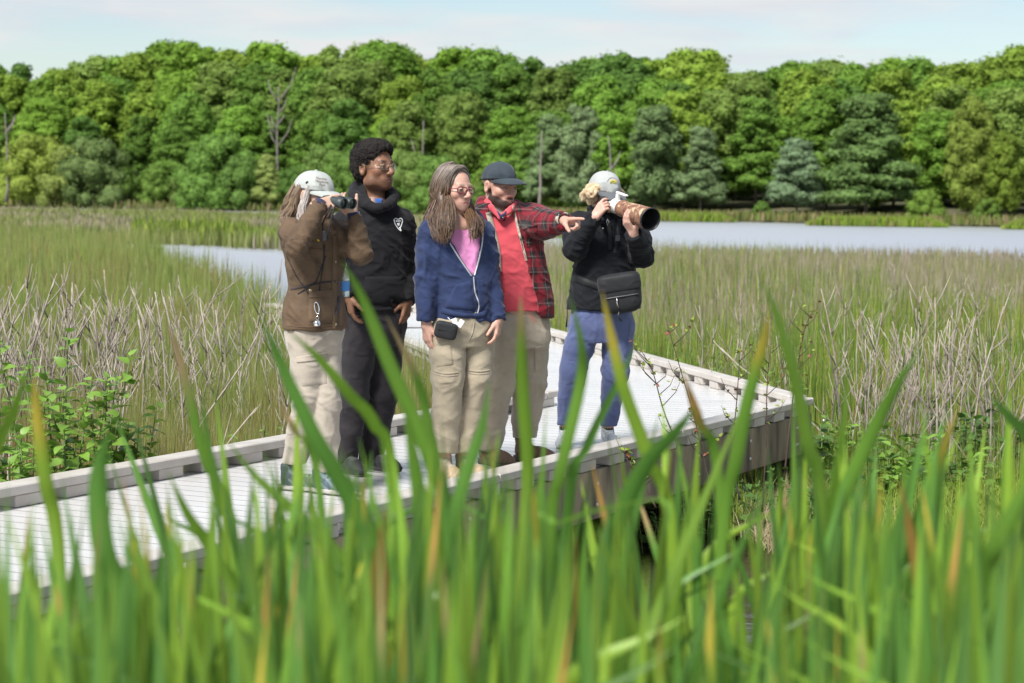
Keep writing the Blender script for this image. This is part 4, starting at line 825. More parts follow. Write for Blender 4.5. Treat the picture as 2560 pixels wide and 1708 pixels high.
def wrinkle(m, wr=.5, wsc=13):                   # fine creases: ridged noise bent by a slower one
    nt = m.node_tree; B = [n for n in nt.nodes if n.type == 'BUMP'][0]; tc = nt.nodes.new('ShaderNodeTexCoord'); n = nt.nodes.new('ShaderNodeTexNoise'); n.noise_type = 'RIDGED_MULTIFRACTAL'
    n.inputs['Scale'].default_value = wsc; n.inputs['Detail'].default_value = 2; n.inputs['Distortion'].default_value = .7; mp = nt.nodes.new('ShaderNodeMapping'); mp.inputs['Scale'].default_value = (.75, .75, 1.25); mp.inputs['Rotation'].default_value = (.3, .5, 0)
    nt.links.new(tc.outputs['Object'], mp.inputs[0]); nt.links.new(mp.outputs[0], n.inputs['Vector']); b = nt.nodes.new('ShaderNodeBump'); b.inputs['Strength'].default_value = wr; b.inputs['Distance'].default_value = .012
    nt.links.new(n.outputs['Fac'], b.inputs['Height']); nt.links.new(b.outputs[0], B.inputs['Normal'])
# ------------------------------------------------------------------ the five people
rad = math.radians
def make_body(p, head, skin, lip, brow, torso, yaw, arms, legs, neck_r=.052, beard=None, stub=0.0, nb=None, jaw=1.0, nose=1.0, flush=.08, iris=(.12, .07, .04)):
    C, R, s = head; pts = [C-.17, C+.17]
    for a in arms: pts += [np.array(q)-.09 for q in a[:3]]+[np.array(q)+.09 for q in a[:3]]+[a[2]+nrm(a[3]['x'])*.22]
    for l in legs: pts += [np.array(q)-.13 for q in l[:3]]+[np.array(q)+.13 for q in l[:3]]
    for t in torso: pts += [t[0]-.22, t[0]+.22]
    pts = np.array(pts); lo = pts.min(0); hi = pts.max(0); lo[2] = -.01
    fine = [(C-.13*s, C+.14*s, .0034)]
    for a in arms:
        c = a[2]+nrm(a[3]['x'])*.06; fine.append((c-.10, c+.10, .0040))
    g = Grid(lo, hi, .011, fine)
    g.loft(torso, yaw, 0, 2.2, grow=-.035)
    add_head(g, C, R, s, jaw, nose, 1.0 if beard is not None else 0)
    nb = np.array(nb); g.cone(C+s*(-.025*R[1]-.055*R[2]), nb, neck_r*s, neck_r*1.12*s, .025); g.ell(nb-np.array((0, 0, .05)), (.10, .09, .05), .03)
    for (S, E, Wr, h) in arms:
        g.cone(S, E, .042, .037, .02); g.cone(E, Wr, .038, .025, .015)
        hh = dict(h); xx = hh.pop('x'); nn_ = hh.pop('n'); add_hand(g, Wr, xx, nn_, **hh)
    for (Hp, K, A, fy) in legs:
        g.cone(Hp, K, .075, .05, .03); g.cone(K, A, .046, .034, .02)
        F = np.array((math.sin(fy), -math.cos(fy), 0)); A2 = np.array((A[0], A[1], .045)); g.cone(A, A2, .034, .034, .01); g.cone(A2, A2+F*.13-np.array((0, 0, .012)), .032, .026, .015)
    p.part('person', g, m_skin, face_cols(C, R, s, skin, lip, brow, beard, stub, flush))
    eyes(p, C, R, s, iris); p.head = (C, R, s)
def trousers(p, mt, waist, yaw, legs, name='trousers', r=(.09, .075, .06), amp=.006, seed=0, hem=None, dx=.0):
    pts = []
    for l in legs: pts += [l[0], l[1], l[2]]
    for t in waist: pts += [t[0]]
    pts = np.array(pts); g = Grid(pts.min(0)-.2, pts.max(0)+.2, .0068)
    g.loft(waist, yaw, 0, 2.3)
    for i, (Hp, K, A, fy) in enumerate(legs):
        rr = r[i] if isinstance(r[0], tuple) else r
        Hp = np.array(Hp); K = np.array(K); A = np.array(A); m1 = (Hp+K)/2; m2 = (K+A)/2
        g2 = [Hp, m1, K, m2, A+np.array((0, 0, -.03))]; rd = [rr[0], (rr[0]+rr[1])*.5, rr[1], (rr[1]+rr[2])*.5+.002, rr[2]]
        g.chain(g2, rd, .02 if i == 0 else .012)
    zt = max(t[0][2] for t in waist); g.half((0, 0, zt-.002), (0, 0, 1))
    for i, (Hp, K, A, fy) in enumerate(legs):     # hems
        A = np.array(A); z = A[2]
        g.fn(lambda X, Y, Z: np.maximum(Z-z, np.sqrt((X-A[0])**2+(Y-A[1])**2)-.11), 's', .0, A-.2, A+.11)
    L = [(np.array(l[1]), np.array(l[2])) for l in legs]; fo = folds(amp*.8, (9, 9, 8), seed)
    def dsp(V, n):
        b = fo(V, n); k = sum(np.exp(-((V[:, 2]-q[0][2])/.10)**2) for q in L)+sum(np.exp(-((V[:, 2]-q[1][2]-.05)/.09)**2) for q in L)+np.exp(-((V[:, 2]-zt+.12)/.12)**2)
        return b*(.5+.45*np.clip(k, 0, 1.2))
    return p.part(name, g, mt, disp=dsp)
def garment(p, name, mt, torso, yaw, arms, ar, neck=None, hemz=None, grow=0, amp=.005, seed=0, cut=None, extra=None, h=.0062, uvfn=None, n=2.4, cuffs=True, sc=(8, 8, 13), armk=.045, colfn=None):
    pts = [t[0]-.24 for t in torso]+[t[0]+.24 for t in torso]
    for a in arms: pts += [np.array(q)-.12 for q in a[:3]]+[np.array(q)+.12 for q in a[:3]]
    pts = np.array(pts); g = Grid(pts.min(0), pts.max(0)+np.array((0, 0, .1)), h)
    g.loft(torso, yaw, 0, n, grow=grow)
    for i, (S, E, Wr, hh) in enumerate(arms):
        S, E, Wr = map(np.array, (S, E, Wr)); r = ar[i] if isinstance(ar[0], tuple) else ar
        g.chain([S, (S+E)/2, E], [r[0]+grow, (r[0]+r[1])/2+grow, r[1]+grow], armk); d = nrm(Wr-E)
        g.chain([E, (E+Wr)/2, Wr], [r[1]+grow, (r[1]*.55+r[2]*.45)+grow, r[2]+grow], .02)
        if cuffs: g.cone(Wr-d*.045, Wr-d*.005, r[2]+grow+.001, r[2]+grow-.003, .004)
        c0 = Wr+d*.008; rr = r[2]+.06
        g.fn(lambda X, Y, Z: np.maximum(-((X-c0[0])*d[0]+(Y-c0[1])*d[1]+(Z-c0[2])*d[2]), np.sqrt((X-c0[0])**2+(Y-c0[1])**2+(Z-c0[2])**2)-rr), 's', 0, c0-rr, c0+rr)
    if extra: extra(g)
    if hemz is not None: g.half((0, 0, hemz), (0, 0, -1))
    if neck is not None: g.cone(neck[0], neck[1], neck[2], neck[3], .006, 's')
    if cut is not None: g.fn(cut, 's', .004)
    fo = folds(amp, sc, seed); fo2 = folds(amp*1.5, (16, 16, 16), seed+4); A = [(np.array(a[1]), np.array(a[2]), np.array(a[0])) for a in arms]
    def dsp(V, nv):
        k = np.zeros(len(V))
        for E, Wr, S in A:
            for q, w_ in ((E, .09), (Wr, .06), (S, .08)): k = np.maximum(k, np.exp(-(np.linalg.norm(V-q, axis=1)/w_)**2))
        return fo(V, nv)*(1-.5*k)+fo2(V, nv)*k
    return p.part(name, g, mt, colfn=colfn, disp=dsp, uvfn=uvfn)
RELAX = [(.25, .35, .25), (.35, .45, .3), (.45, .5, .35), (.5, .55, .35)]
GRIP = [(.7, .8, .5)]*4
m_khaki1 = cloth('pale_khaki', (.37, .325, .265), col2=(.315, .275, .225), bump=.35)
m_khaki2 = cloth('khaki', (.355, .305, .22), col2=(.295, .25, .18), bump=.35)
m_khaki3 = cloth('dusty_khaki', (.36, .31, .235), col2=(.30, .255, .19), bump=.35)
WAX=1
m_brown = cloth('waxed_brown', (.108, .069, .040), col2=(.074, .047, .027), bump=.4, rough=.7, scale=9, sheen=.04)
m_brownp = cloth('waxed_brown_panel', (.12, .077, .045), col2=(.084, .053, .031), bump=.4, rough=.7, scale=9, sheen=.04)
m_black = cloth('black_fleece', (.0085, .0085, .0105), col2=(.006, .006, .0075), bump=.3, sheen=.06)
m_black2 = cloth('black_knit', (.007, .008, .0115), col2=(.005, .006, .0085), bump=.25, sheen=.05)
m_char = cloth('charcoal_twill', (.028, .024, .027), col2=(.018, .016, .019), sheen=.12)
m_navy = cloth('navy_fleece', (.022, .036, .098), col2=(.016, .027, .075), bump=.35, sheen=.12)
m_pink = cloth('pink_jersey', (.66, .25, .48), col2=(.60, .22, .44), bump=.15)
m_red = cloth('coral_pique', (.56, .075, .095), col2=(.49, .058, .078), bump=.2)
m_navyp = cloth('navy_placket', (.02, .02, .06))
m_blue = cloth('periwinkle_jersey', (.098, .125, .25), col2=(.08, .10, .21), bump=.2)
m_greycap = cloth('pale_grey_cotton', (.37, .39, .37), col2=(.33, .35, .33), bump=.2, bscale=120, sheen=.1)
m_greycap2 = cloth('light_grey_cotton', (.36, .375, .365), col2=(.32, .335, .325), bump=.2, bscale=120, sheen=.1)
m_slate = cloth('slate_cotton', (.038, .050, .062), col2=(.030, .040, .050), bump=.2, bscale=120, sheen=.1)
m_dbrim = cloth('grey_brim', (.10, .11, .12), bump=.2, bscale=120, sheen=.1)
m_hair = mat('hair', attr='Col', rough=.42, spec=.5, var=.25, scale=30)
m_steel = mat('polished_steel', (.75, .75, .74), .18, metal=1)
m_brass = mat('antique_brass', (.42, .34, .2), .4, metal=.8)
m_blackpl = mat('black_plastic', (.02, .021, .023), .42, .2, 40, bump=.08, bscale=300)
m_nylon = cloth('black_nylon', (.018, .019, .021), bump=.3, bscale=200, rough=.6, sheen=.05)
m_white = mat('white_paper', (.75, .76, .76), .6)
m_fleece = cloth('cream_fleece', (.50, .455, .37), col2=(.38, .34, .27), bump=.9, bscale=160, scale=120)
m_wframe = mat('thin_gold_wire', (.30, .25, .17), .3, metal=.8)
m_rframe = mat('burgundy_acetate', (.16, .02, .035), .25)

# ---------------- woman with binoculars
p = Person('woman in tan waxed jacket and pale cap looking through binoculars, leftmost of the group', 0, 790, 1228); P = p.P
hy = rad(62); R = yaw_axes(hy, rad(-4)); C = P(788, 489, .0); s = .98
yaw = rad(42)
tor = [(P(788, 835), .172, .132), (P(788, 780), .168, .130), (P(787, 722), .138, .112), (P(786, 650), .160, .122), (P(784, 600), .172, .118), (P(783, 565), .155, .095), (P(784, 545), .085, .07)]
armR = (P(728, 574, -.12), P(743, 617, -.30), P(799, 512, -.17), dict(x=C_R*.80-C_U*-.18+np.array((0, .25, 0)), n=np.array((.35, .9, -.25)), right=True, curl=[(.35, .5, .4), (.4, .55, .4), (.45, .6, .4), (.5, .6, .4)], thumb=(.5, .35, .9), tb=.3, sc=.95))
armL = (P(850, 578, .12), P(903, 632, -.04), P(884, 541, -.04), dict(x=np.array((-.62, -.1, .62)), n=np.array((.2, .45, .3)), right=False, curl=[(.5, .6, .4)]*4, thumb=(.4, .6, .5), tb=.3, sc=.9))
legs = [(P(762, 855, -.05), P(770, 990, -.07), P(735, 1158, .03), rad(72)), (P(812, 855, .05), P(815, 1005, -.06), P(812, 1178, -.06), rad(62))]
make_body(p, (C, R, s), (0.482, 0.31, 0.232), (.5, .2, .18), (.2, .15, .1), tor, yaw, [armR, armL], legs, nb=P(782, 548, .01))
trousers(p, m_khaki1, [(P(788, 780), .15, .12), (P(787, 840), .158, .125), (P(786, 880), .13, .11)], yaw, legs, r=(.088, .074, .060), amp=.008, seed=2)
Tt = p.tree(['trousers'])
p.stick('cargo_pocket', p.patch(Tt, [(741, 897), (815, 886), (818, 960), (752, 968)], .008), m_khaki1)
p.stick('pocket_flap', p.patch(Tt, [(738, 893), (818, 881), (816, 899), (741, 908)], .013), m_khaki1)
def w1col(g):
    g.chain([P(762, 556, -.06), P(757, 545, .03), P(785, 535, .10), P(822, 545, .07), P(826, 562, -.03)], [.018]*5, .02)
garment(p, 'jacket', m_brown, tor, yaw, [armR, armL], ((.060, .053, .038), (.058, .052, .040)), hemz=P(788, 822)[2], amp=.0075, seed=1, extra=w1col, sc=(9, 9, 10))
T = p.tree(['jacket'])
p.stick('waist_cord', p.strip(T, [(726, 724), (760, 716), (800, 708), (848, 702)], 6, .004), cloth('dark_cord', (.03, .02, .018)))
p.stick('front_placket', p.strip(T, [(838, 590), (838, 650), (836, 720), (838, 822)], 13, .005), m_brownp)
p.stick('pocket', p.patch(T, [(772, 735), (833, 732), (836, 806), (770, 806)], .007), m_brownp)
p.stick('pocket_flap', p.patch(T, [(771, 729), (834, 724), (834, 744), (771, 746)], .011), m_brownp)
p.stick('chest_flap', p.patch(T, [(771, 604), (803, 602), (806, 622), (770, 618)], .007), m_brownp)
p.stick('hem_seam', p.strip(T, [(716, 814), (760, 818), (810, 816), (858, 811)], 3, .002), m_brownp)
for (x, y) in ((837, 655), (776, 727), (838, 811)): p.dot('button', T, x, y, .0085, m_brass)
p.stick('yellow_tag', p.patch(T, [(792, 598), (799, 600), (801, 610), (793, 611)], .005, 4, 4), mat('yellow_plastic', (.75, .52, .03), .5))
for a in (armR, armL):
    d_ = nrm(np.array(a[2])-np.array(a[1])); link('inner_cuff', MB().lathe(np.array(a[2]), d_, [(-.01, .034), (.018, .034), (.020, .030), (.0, .026)], 16).mesh('inner_cuff', m_navyp, True), p.obj)
shoe(p, np.array(P(703, 1212, .03))*np.array((1, 1, 0)), rad(72), ((.035, .05, .055), (.36, .34, .31), (.10, .14, .13), (.2, .26, .2), (.05, .05, .05)))
shoe(p, np.array(P(784, 1226, -.06))*np.array((1, 1, 0)), rad(62), ((.05, .08, .10), (.36, .34, .31), (.15, .20, .22), (.2, .26, .24), (.05, .05, .05)))
for a in (legs[0], legs[1]):
    q = np.array(a[2]); p.raw('sock', *(lambda m_: (m_.v, m_.f))(MB().tube([q+np.array((0, 0, .03)), q*np.array((1, 1, 0))+np.array((0, 0, .07))], .042, 14)), cloth('blue_marl', (.22, .27, .42), col2=(.42, .46, .56), scale=160))
cr, O, ax = cap(p, C, R, s, m_greycap, m_greycap, .080, rad(-4), lift=.004, peak=.100)
def w1x(col, c, t):
    gr = 1 if (c[3]-C)@(-R[1]) < .035 else 0
    return col*(1-.75*gr)+np.array((.40, .37, .35))*.75*gr
W = lambda x, y, z: C+s*(x*R[0]+y*R[1]+z*R[2])
gd = [([W(-.07, -.05, .04), W(-.085, -.07, -.03), P(735, 520, -.03), P(716, 548, -.02), P(722, 565, -.08)], [.018, .024, .03, .032, .02], 3),
      ([W(-.05, -.09, .04), W(-.06, -.11, -.03), P(722, 522, .03), P(708, 545, .03)], [.02, .03, .035, .025], 2),
      ([W(0, -.1, .04), W(0, -.125, -.03), P(735, 530, .08), P(728, 556, .08)], [.03, .035, .04, .03], 2),
      ([W(-.078, .01, .045), W(-.09, 0, -.02), P(756, 520, -.10), P(752, 550, -.12), P(757, 562, -.15)], [.014, .018, .018, .018, .012], 3),
      ([W(.07, .0, .04), W(.08, .0, -.04), P(822, 545, .03), P(832, 565, .0)], [.02, .02, .022, .02], 1.5)]
strands(p, gd, 1100, m_hair, (.0012, .0028), .010, ((.13, .085, .05), (.34, .25, .17)), extra=w1x)
# lettering on the cap: small embroidered words
def letter(T, p, words, px, py, size, slant, mt, parent):
    for k, wd in enumerate(words):
        cu = bpy.data.curves.new('lettering', 'FONT'); cu.body = wd; cu.size = 1.0; cu.align_x = 'CENTER'; cu.resolution_u = 2
        to = bpy.data.objects.new('lettering', cu); COL.objects.link(to); dg = bpy.context.evaluated_depsgraph_get(); me = bpy.data.meshes.new_from_object(to.evaluated_get(dg)); bpy.data.objects.remove(to)
        V = []; good = True
        for v in me.vertices:
            x = px+size*v.co.x+k*slant[2]; y = py+k*size*.95-size*v.co.y+slant[0]*size*v.co.x
            h = p.cast(T, x, y, .0018)
            if h is None: good = False; break
            V.append(h)
        if good: link('lettering', mesh('lettering', V, [list(f.vertices) for f in me.polygons], mt), parent)
m_thread = mat('brown_thread', (.16, .09, .07), .8)
letter(p.tree(['cap']), p, ('Huntley', 'Meadows', 'Park'), 803, 449, 8.4, (.13, 0, 1.5), m_thread, cr)
Tc = p.tree(['cap'])
p.dot('eyelet', Tc, 768, 457, .0085, m_blackpl, cr); p.dot('eyelet', Tc, 745, 460, .006, m_steel, cr)
# binoculars, lanyard with a loupe: things of their own, held or hanging
def thing_mesh(name, label, cat, root, mb, mt, smooth=True, **k):
    V = np.array(mb.v)-np.zeros(3); return link(name, mesh(name, V, mb.f, mt, smooth), None, root, label=label, category=cat, **k)
bd = nrm(R[1]*.97+np.array((0, -.25, -.12))); bs = nrm(np.cross(bd, (0, 0, 1)));
b1 = P(861, 510, -.19); b2 = b1+bs*-.062 if (b1+bs*-.062)[0] > b1[0] else b1+bs*.062
root = p.root
bo = empty('binoculars', root+(b1+b2)/2-bd*.07, label='dark green roof prism binoculars held to the eyes of the woman in tan', category='binoculars')
off = (b1+b2)/2-bd*.07
m_bino = mat('dark_green_rubber', (.030, .042, .042), .5, .2, 30, bump=.15, bscale=200)
m_gl = mat('coated_glass', (.02, .03, .03), .05, spec=.9)
for c in (b1, b2):
    c = c-off; tb = link('barrel', MB().lathe(c-bd*.155, bd, [(0, .0), (0, .019), (.03, .021), (.035, .024), (.075, .026), (.10, .024), (.12, .0275), (.155, .0285), (.155, .0245), (.147, .0235)], 22).mesh('barrel', m_bino, True), bo)
    link('lens', MB().lathe(c-bd*.012, bd, [(0, .0242), (.003, .012), (.004, 0)], 18).mesh('lens', m_gl, True), tb)
mid = -off+(b1+b2)/2
link('hinge', MB().box(mid-bd*.07, (.020, .03, .011), [bs, bd, np.cross(bs, bd)], .004).mesh('hinge', m_bino), bo)
link('focus_wheel', MB().lathe(mid-bd*.05+np.array((0, 0, .016)), bd, [(-.015, 0), (-.015, .013), (.012, .013), (.012, 0)], 14).mesh('focus_wheel', m_blackpl), bo)
mb = MB(); 
mb.tube([P(838, 515, -.20)-off, P(828, 545, -.21)-off, P(822, 575, -.215)-off, P(818, 603, -.205)-off, P(810, 600, -.21)-off, P(806, 560, -.20)-off, P(828, 512, -.18)-off], .0045, 6)
link('neck_strap', mb.mesh('neck_strap', m_nylon, True), bo)
link('strap_pad', MB().box(P(811, 590, -.222)-off, (.011, .006, .026), np.array([[1, .3, .1], [0, 1, 0], [-.1, 0, 1]]), .004).mesh('strap_pad', m_blackpl), bo)
Tj = p.tree(['jacket'])
def on_cloth(p, T, pl, off, n=26, r=.003, lift=0):
    pl = np.array(pl, float); sg = np.r_[0, np.cumsum(np.linalg.norm(np.diff(pl, axis=0), axis=1))]; u = np.linspace(0, sg[-1], n); out = []
    for x, y in zip(np.interp(u, sg, pl[:, 0]), np.interp(u, sg, pl[:, 1])):
        h = p.cast(T, x, y, r*.9+lift); 
        if h is not None: out.append(h-off)
    return out
off2 = p.cast(Tj, 792, 770, .02)
lo_ = empty('hand_lens', root+off2, label='small steel hand lens with carabiner hanging on the tan jacket', category='hand lens', group='things hanging on the tan jacket')
for pl in ([(716, 640), (740, 690), (770, 733), (790, 760)], [(811, 612), (809, 660), (800, 712), (796, 760)], [(745, 735), (790, 705), (815, 640)]):
    link('cord', MB().tube(on_cloth(p, Tj, pl, off2), .0032, 6).mesh('cord', m_nylon, True), lo_)
q0 = p.cast(Tj, 790, 757, .012)-off2; q1 = p.cast(Tj, 794, 784, .014)-off2; q2 = p.cast(Tj, 793, 806, .016)-off2
lp = [q0+(q1-q0)*.5+(q0-q1)*.55*math.cos(a)+np.array((.011, 0, 0))*math.sin(a) for a in np.linspace(0, 6.283, 18)]
link('carabiner', MB().tube(lp, .0035, 7, False).mesh('carabiner', m_steel, True), lo_)
link('loupe', MB().lathe(q2+np.array((-.012, 0, -.008)), (.8, -.45, .25), [(0, 0), (0, .014), (.004, .0165), (.022, .0165), (.024, .0145), (.022, .012), (.022, 0)], 18).mesh('loupe', m_steel, True), lo_)
link('ring', MB().tube([q1+(q2-q1)*.5+.008*np.array((math.cos(a), 0, math.sin(a))) for a in np.linspace(0, 6.283, 14)], .0015, 5, False).mesh('ring', m_steel, True), lo_)
# water bottle tucked behind her hip
wb = P(859, 742, .06); bt = empty('water_bottle', root+wb, label='clear plastic water bottle with blue label between the tan jacket and the black hoodie', category='bottle')
m_clear = mat('clear_plastic', (.75, .82, .80), .12, spec=.6); m_clear.node_tree.nodes['Principled BSDF'].inputs['Transmission Weight'].default_value = .75
link('body', MB().lathe((0, 0, 0), (0, 0, 1), [(0, 0), (0, .028), (.004, .031), (.05, .031), (.055, .029), (.09, .031), (.115, .030), (.14, .018), (.15, .0125), (.16, .0125)], 18).mesh('body', m_clear, True), bt)
link('label_band', MB().lathe((0, 0, .03), (0, 0, 1), [(0, .0315), (.05, .0315)], 18).mesh('label_band', mat('blue_label', (.05, .22, .55), .4), True), bt)
link('lid', MB().lathe((0, 0, .155), (0, 0, 1), [(0, .0145), (.018, .0145), (.018, 0)], 14).mesh('lid', mat('pale_green_cap', (.45, .62, .45), .4)), bt)
# her side bag strip, dark lining
p.stick('dark_lining', p.strip(Tj, [(843, 705), (846, 745), (841, 790)], 13, .004), cloth('plum_lining', (.035, .022, .03)))

# ---------------- tall man in black hoodie
p = Person('tall man with short afro and glasses in black hoodie with white shield emblem', 0, 905, 1180); P = p.P
R = yaw_axes(rad(50), rad(3)); C = P(940, 419, 0); s = 1.09; yaw = rad(22)
tor = [(P(932, 800), .185, .150), (P(933, 760), .195, .155), (P(934, 700), .192, .155), (P(936, 640), .190, .150), (P(938, 590), .192, .140), (P(940, 550), .185, .118), (P(941, 525), .145, .095), (P(942, 500), .085, .08)]
armL = (P(1004, 556, .07), P(1017, 660, .08), P(1019, 752, -.04), dict(x=np.array((-.12, -.12, -1)), n=np.array((-.9, .5, 0)), right=False, curl=RELAX, sc=1.0))
armR = (P(870, 556, -.09), P(852, 665, -.10), P(872, 742, -.20), dict(x=np.array((.18, -.05, -1)), n=np.array((.9, .3, 0)), right=True, curl=RELAX, sc=1.0))
legs = [(P(900, 830, -.05), P(882, 990, -.08), P(862, 1150, -.03), rad(35)), (P(965, 830, .05), P(957, 985, .02), P(925, 1152, .08), rad(40))]
make_body(p, (C, R, s), (.215, .105, .060), (.25, .115, .09), (.012, .009, .008), tor, yaw, [armL, armR], legs, neck_r=.049, nb=P(938, 508, .02), jaw=1.12, nose=1.25, stub=.45, flush=.03)
trousers(p, m_char, [(P(932, 765), .175, .14), (P(933, 825), .178, .145), (P(933, 860), .15, .13)], yaw, legs, r=(.105, .082, .066), amp=.008, seed=5)
def hood(g):
    g.loft([(P(941, 530), .135, .10), (P(939, 508, .01), .098, .092), (P(936, 488, .02), .086, .092), (P(932, 470, .05), .078, .082), (P(926, 455, .08), .060, .06)], yaw, .03)
    a = [P(890, 466, .09), P(882, 486, .0), P(902, 502, -.09), P(947, 520, -.150), P(978, 503, -.06), P(983, 487, .04), P(940, 466, .13), P(890, 466, .09)]
    g.chain(a, [.024, .022, .019, .015, .019, .022, .028, .024], .025, sm=30)
    g.chain([P(892, 474, .12), P(915, 512, .18), P(950, 500, .17)], [.035, .05, .04], .04)
garment(p, 'hoodie', m_black, tor, yaw, [armL, armR], ((.072, .060, .044), (.074, .062, .044)), hemz=P(932, 778)[2], amp=.0075, seed=7, extra=hood, neck=(P(946, 506, -.045), P(943, 430, -.02), .052, .080))
T = p.tree(['hoodie'])
p.stick('undershirt', p.patch(p.tree(['person']), [(936, 496), (958, 496), (954, 516), (942, 516)], .012, 5, 5), cloth('blue_tee', (.03, .10, .33)))
p.stick('front_pocket', p.patch(T, [(912, 691), (1002, 691), (1020, 762), (902, 762)], .009), m_black)
p.stick('hem_band', p.strip(T, [(866, 770), (930, 776), (1000, 770)], 12, .006), m_black)
m_print = mat('white_print', (.62, .63, .63), .7)
sh = p.stick('emblem', p.strip(T, [(985, 549), (990, 546), (996, 549), (1002, 546), (1006, 550), (1004, 562), (1001, 572), (1003, 577)], 2.6, .002, 30), m_print)
p.stick('emblem_edge', p.strip(T, [(985, 549), (988, 560), (993, 568), (998, 574), (1003, 578)], 2.6, .002), m_print, sh)
p.stick('emblem_band', p.patch(T, [(989, 551), (1003, 551), (1002, 555), (989.5, 555)], .002, 4, 4), m_print, sh)
p.stick('emblem_figure', p.patch(T, [(992, 558), (1000, 556.5), (999, 565), (995, 566)], .002, 5, 5), m_print, sh)
p.stick('emblem_foot', p.patch(T, [(997, 569), (1001, 567), (1003, 573), (1000, 574)], .002, 4, 4), m_print, sh)
for (a, yw) in ((legs[0], rad(30)), (legs[1], rad(48))):
    F = np.array((math.sin(yw), -math.cos(yw), 0)); q = np.array(a[2])*np.array((1, 1, 0))-F*.055; shoe(p, q, yw, ((.02, .02, .022), (.03, .03, .03), (.03, .03, .032), (.05, .05, .05), (.3, .3, .29)), .29)
g = Grid(C-.2, C+.22, .0042); W = lambda x, y, z: C+s*(x*R[0]+y*R[1]+z*R[2])
g.ell(W(0, -.032, .058), np.array((.096, .104, .086))*s, 0, 'u', R); g.ell(W(0, -.065, .0), np.array((.088, .072, .080))*s, .04, 'u', R); g.ell(W(0, .02, .094), np.array((.070, .072, .042))*s, .04, 'u', R)
g.ell(W(0, .098, -.012), np.array((.092, .088, .096))*s, .008, 's', R); g.half(W(0, 0, -.075), -R[2], .02)
for q in (-1, 1): g.ell(W(q*.09, .0, -.03), np.array((.03, .028, .045))*s, .015, 's', R)
p.part('hair', g, mat('black_curls', (.012, .010, .009), .9, .5, 120, (.03, .026, .024), bump=1.0, bscale=260, spec=.2), disp=lambda V, n: .012*(vnoise(V*75)-.5)+.007*(vnoise(V*150+3)-.5))
cu = []
for i in range(1500):
    d = rng.normal(size=3); d /= np.linalg.norm(d); q = W(0, -.034, .056)+s*(d[0]*R[0]*.099+d[1]*R[1]*.106+d[2]*R[2]*.090)
    lq = ((q-C)@R.T)/s
    if (lq[1] > .03 and lq[2] < .10) or lq[2] < -.03: continue
    cu.append(q)
mb = MB()
for q in cu:
    a = rng.normal(size=3)*.004; b = rng.normal(size=3)*.004; mb.tube([q-a, q+b*.8, q+a, q+b+a*.5], [.0013]*4, 3, False)
p.raw('hair_curl', mb.v, mb.f, mat('black_curl', (.016, .013, .012), .7), parent=p.obj.children[-1])
glasses(p, C, R, s, m_wframe, m_lens, .0017, .0155, .0245)

# ---------------- woman in navy hoodie
p = Person('woman with long brown hair and red glasses in open navy hoodie over pink tee', 0, 1130, 1194); P = p.P
R = yaw_axes(rad(42), rad(-2)); C = P(1139, 474, 0); s = 1.02; yaw = rad(20)
tor = [(P(1162, 830), .160, .125), (P(1161, 790), .164, .130), (P(1160, 740), .162, .130), (P(1152, 680), .160, .128), (P(1145, 620), .166, .122), (P(1138, 575), .165, .100), (P(1137, 555), .130, .085), (P(1137, 535), .07, .07)]
armR = (P(1078, 582, -.06), P(1068, 700, -.06), P(1066, 812, -.10), dict(x=np.array((.10, -.10, -1)), n=np.array((.8, .6, 0)), right=True, curl=[(.2, .3, .2), (.3, .35, .25), (.35, .4, .3), (.45, .45, .3)], thumb=(.75, .5, .25), tb=.2, sc=.95))
armL = (P(1203, 578, .06), P(1226, 690, .04), P(1246, 798, -.03), dict(x=np.array((-.06, -.15, -1)), n=np.array((-.9, .2, 0)), right=False, curl=[(.3, .4, .3), (.4, .5, .3), (.5, .5, .35), (.6, .6, .35)], thumb=(.75, .5, .3), tb=.3, sc=.95))
legs = [(P(1118, 835, -.05), P(1119, 945, -.09), P(1112, 1130, -.02), rad(25)), (P(1190, 835, .04), P(1192, 945, .0), P(1160, 1128, .03), rad(35))]
make_body(p, (C, R, s), (0.499, 0.292, 0.224), (.50, .19, .18), (.24, .18, .14), tor, yaw, [armR, armL], legs, neck_r=.046, nb=P(1137, 545, .0), jaw=.9, nose=1.1)
trousers(p, m_khaki2, [(P(1160, 770), .150, .12), (P(1158, 830), .162, .13), (P(1156, 865), .145, .12)], yaw, legs, r=((.098, .086, .062), (.094, .082, .062)), amp=.008, seed=11)
Tt = p.tree(['trousers'])
for pl in ([(1084, 927), (1112, 934), (1146, 931)], [(1172, 926), (1198, 929), (1224, 926)]): p.stick('zip_band', p.strip(Tt, pl, 5, .003), m_khaki2); p.stick('zip_seam', p.strip(Tt, [(x, y+7) for x, y in pl], 2.5, .0025), m_khaki3)
p.stick('cargo_pocket', p.patch(Tt, [(1082, 868), (1128, 858), (1134, 912), (1090, 920)], .007), m_khaki2)
p.stick('fly_seam', p.strip(Tt, [(1186, 806), (1180, 835), (1173, 850)], 3, .003), m_khaki3)
garment(p, 'tee_shirt', m_pink, tor[1:], yaw, [], (), grow=-.016, amp=.004, seed=3, neck=(P(1140, 545, -.03), P(1146, 500, -.06), .055, .075))
rt = p.root
def lin(pl): pl = sorted(pl, key=lambda q: -q[1]); q = np.array([P(x, y, -.1) for x, y in pl]); return lambda Z: np.interp(Z.ravel(), q[:, 2], q[:, 0])[None, None, :]
lx = lin([(1183, 690), (1150, 640), (1128, 600), (1122, 560), (1122, 500)]); rx = lin([(1183, 690), (1196, 640), (1203, 600), (1203, 560), (1196, 500)])
zv = P(1183, 690)[2]; yc = P(1150, 640, .0)[1]
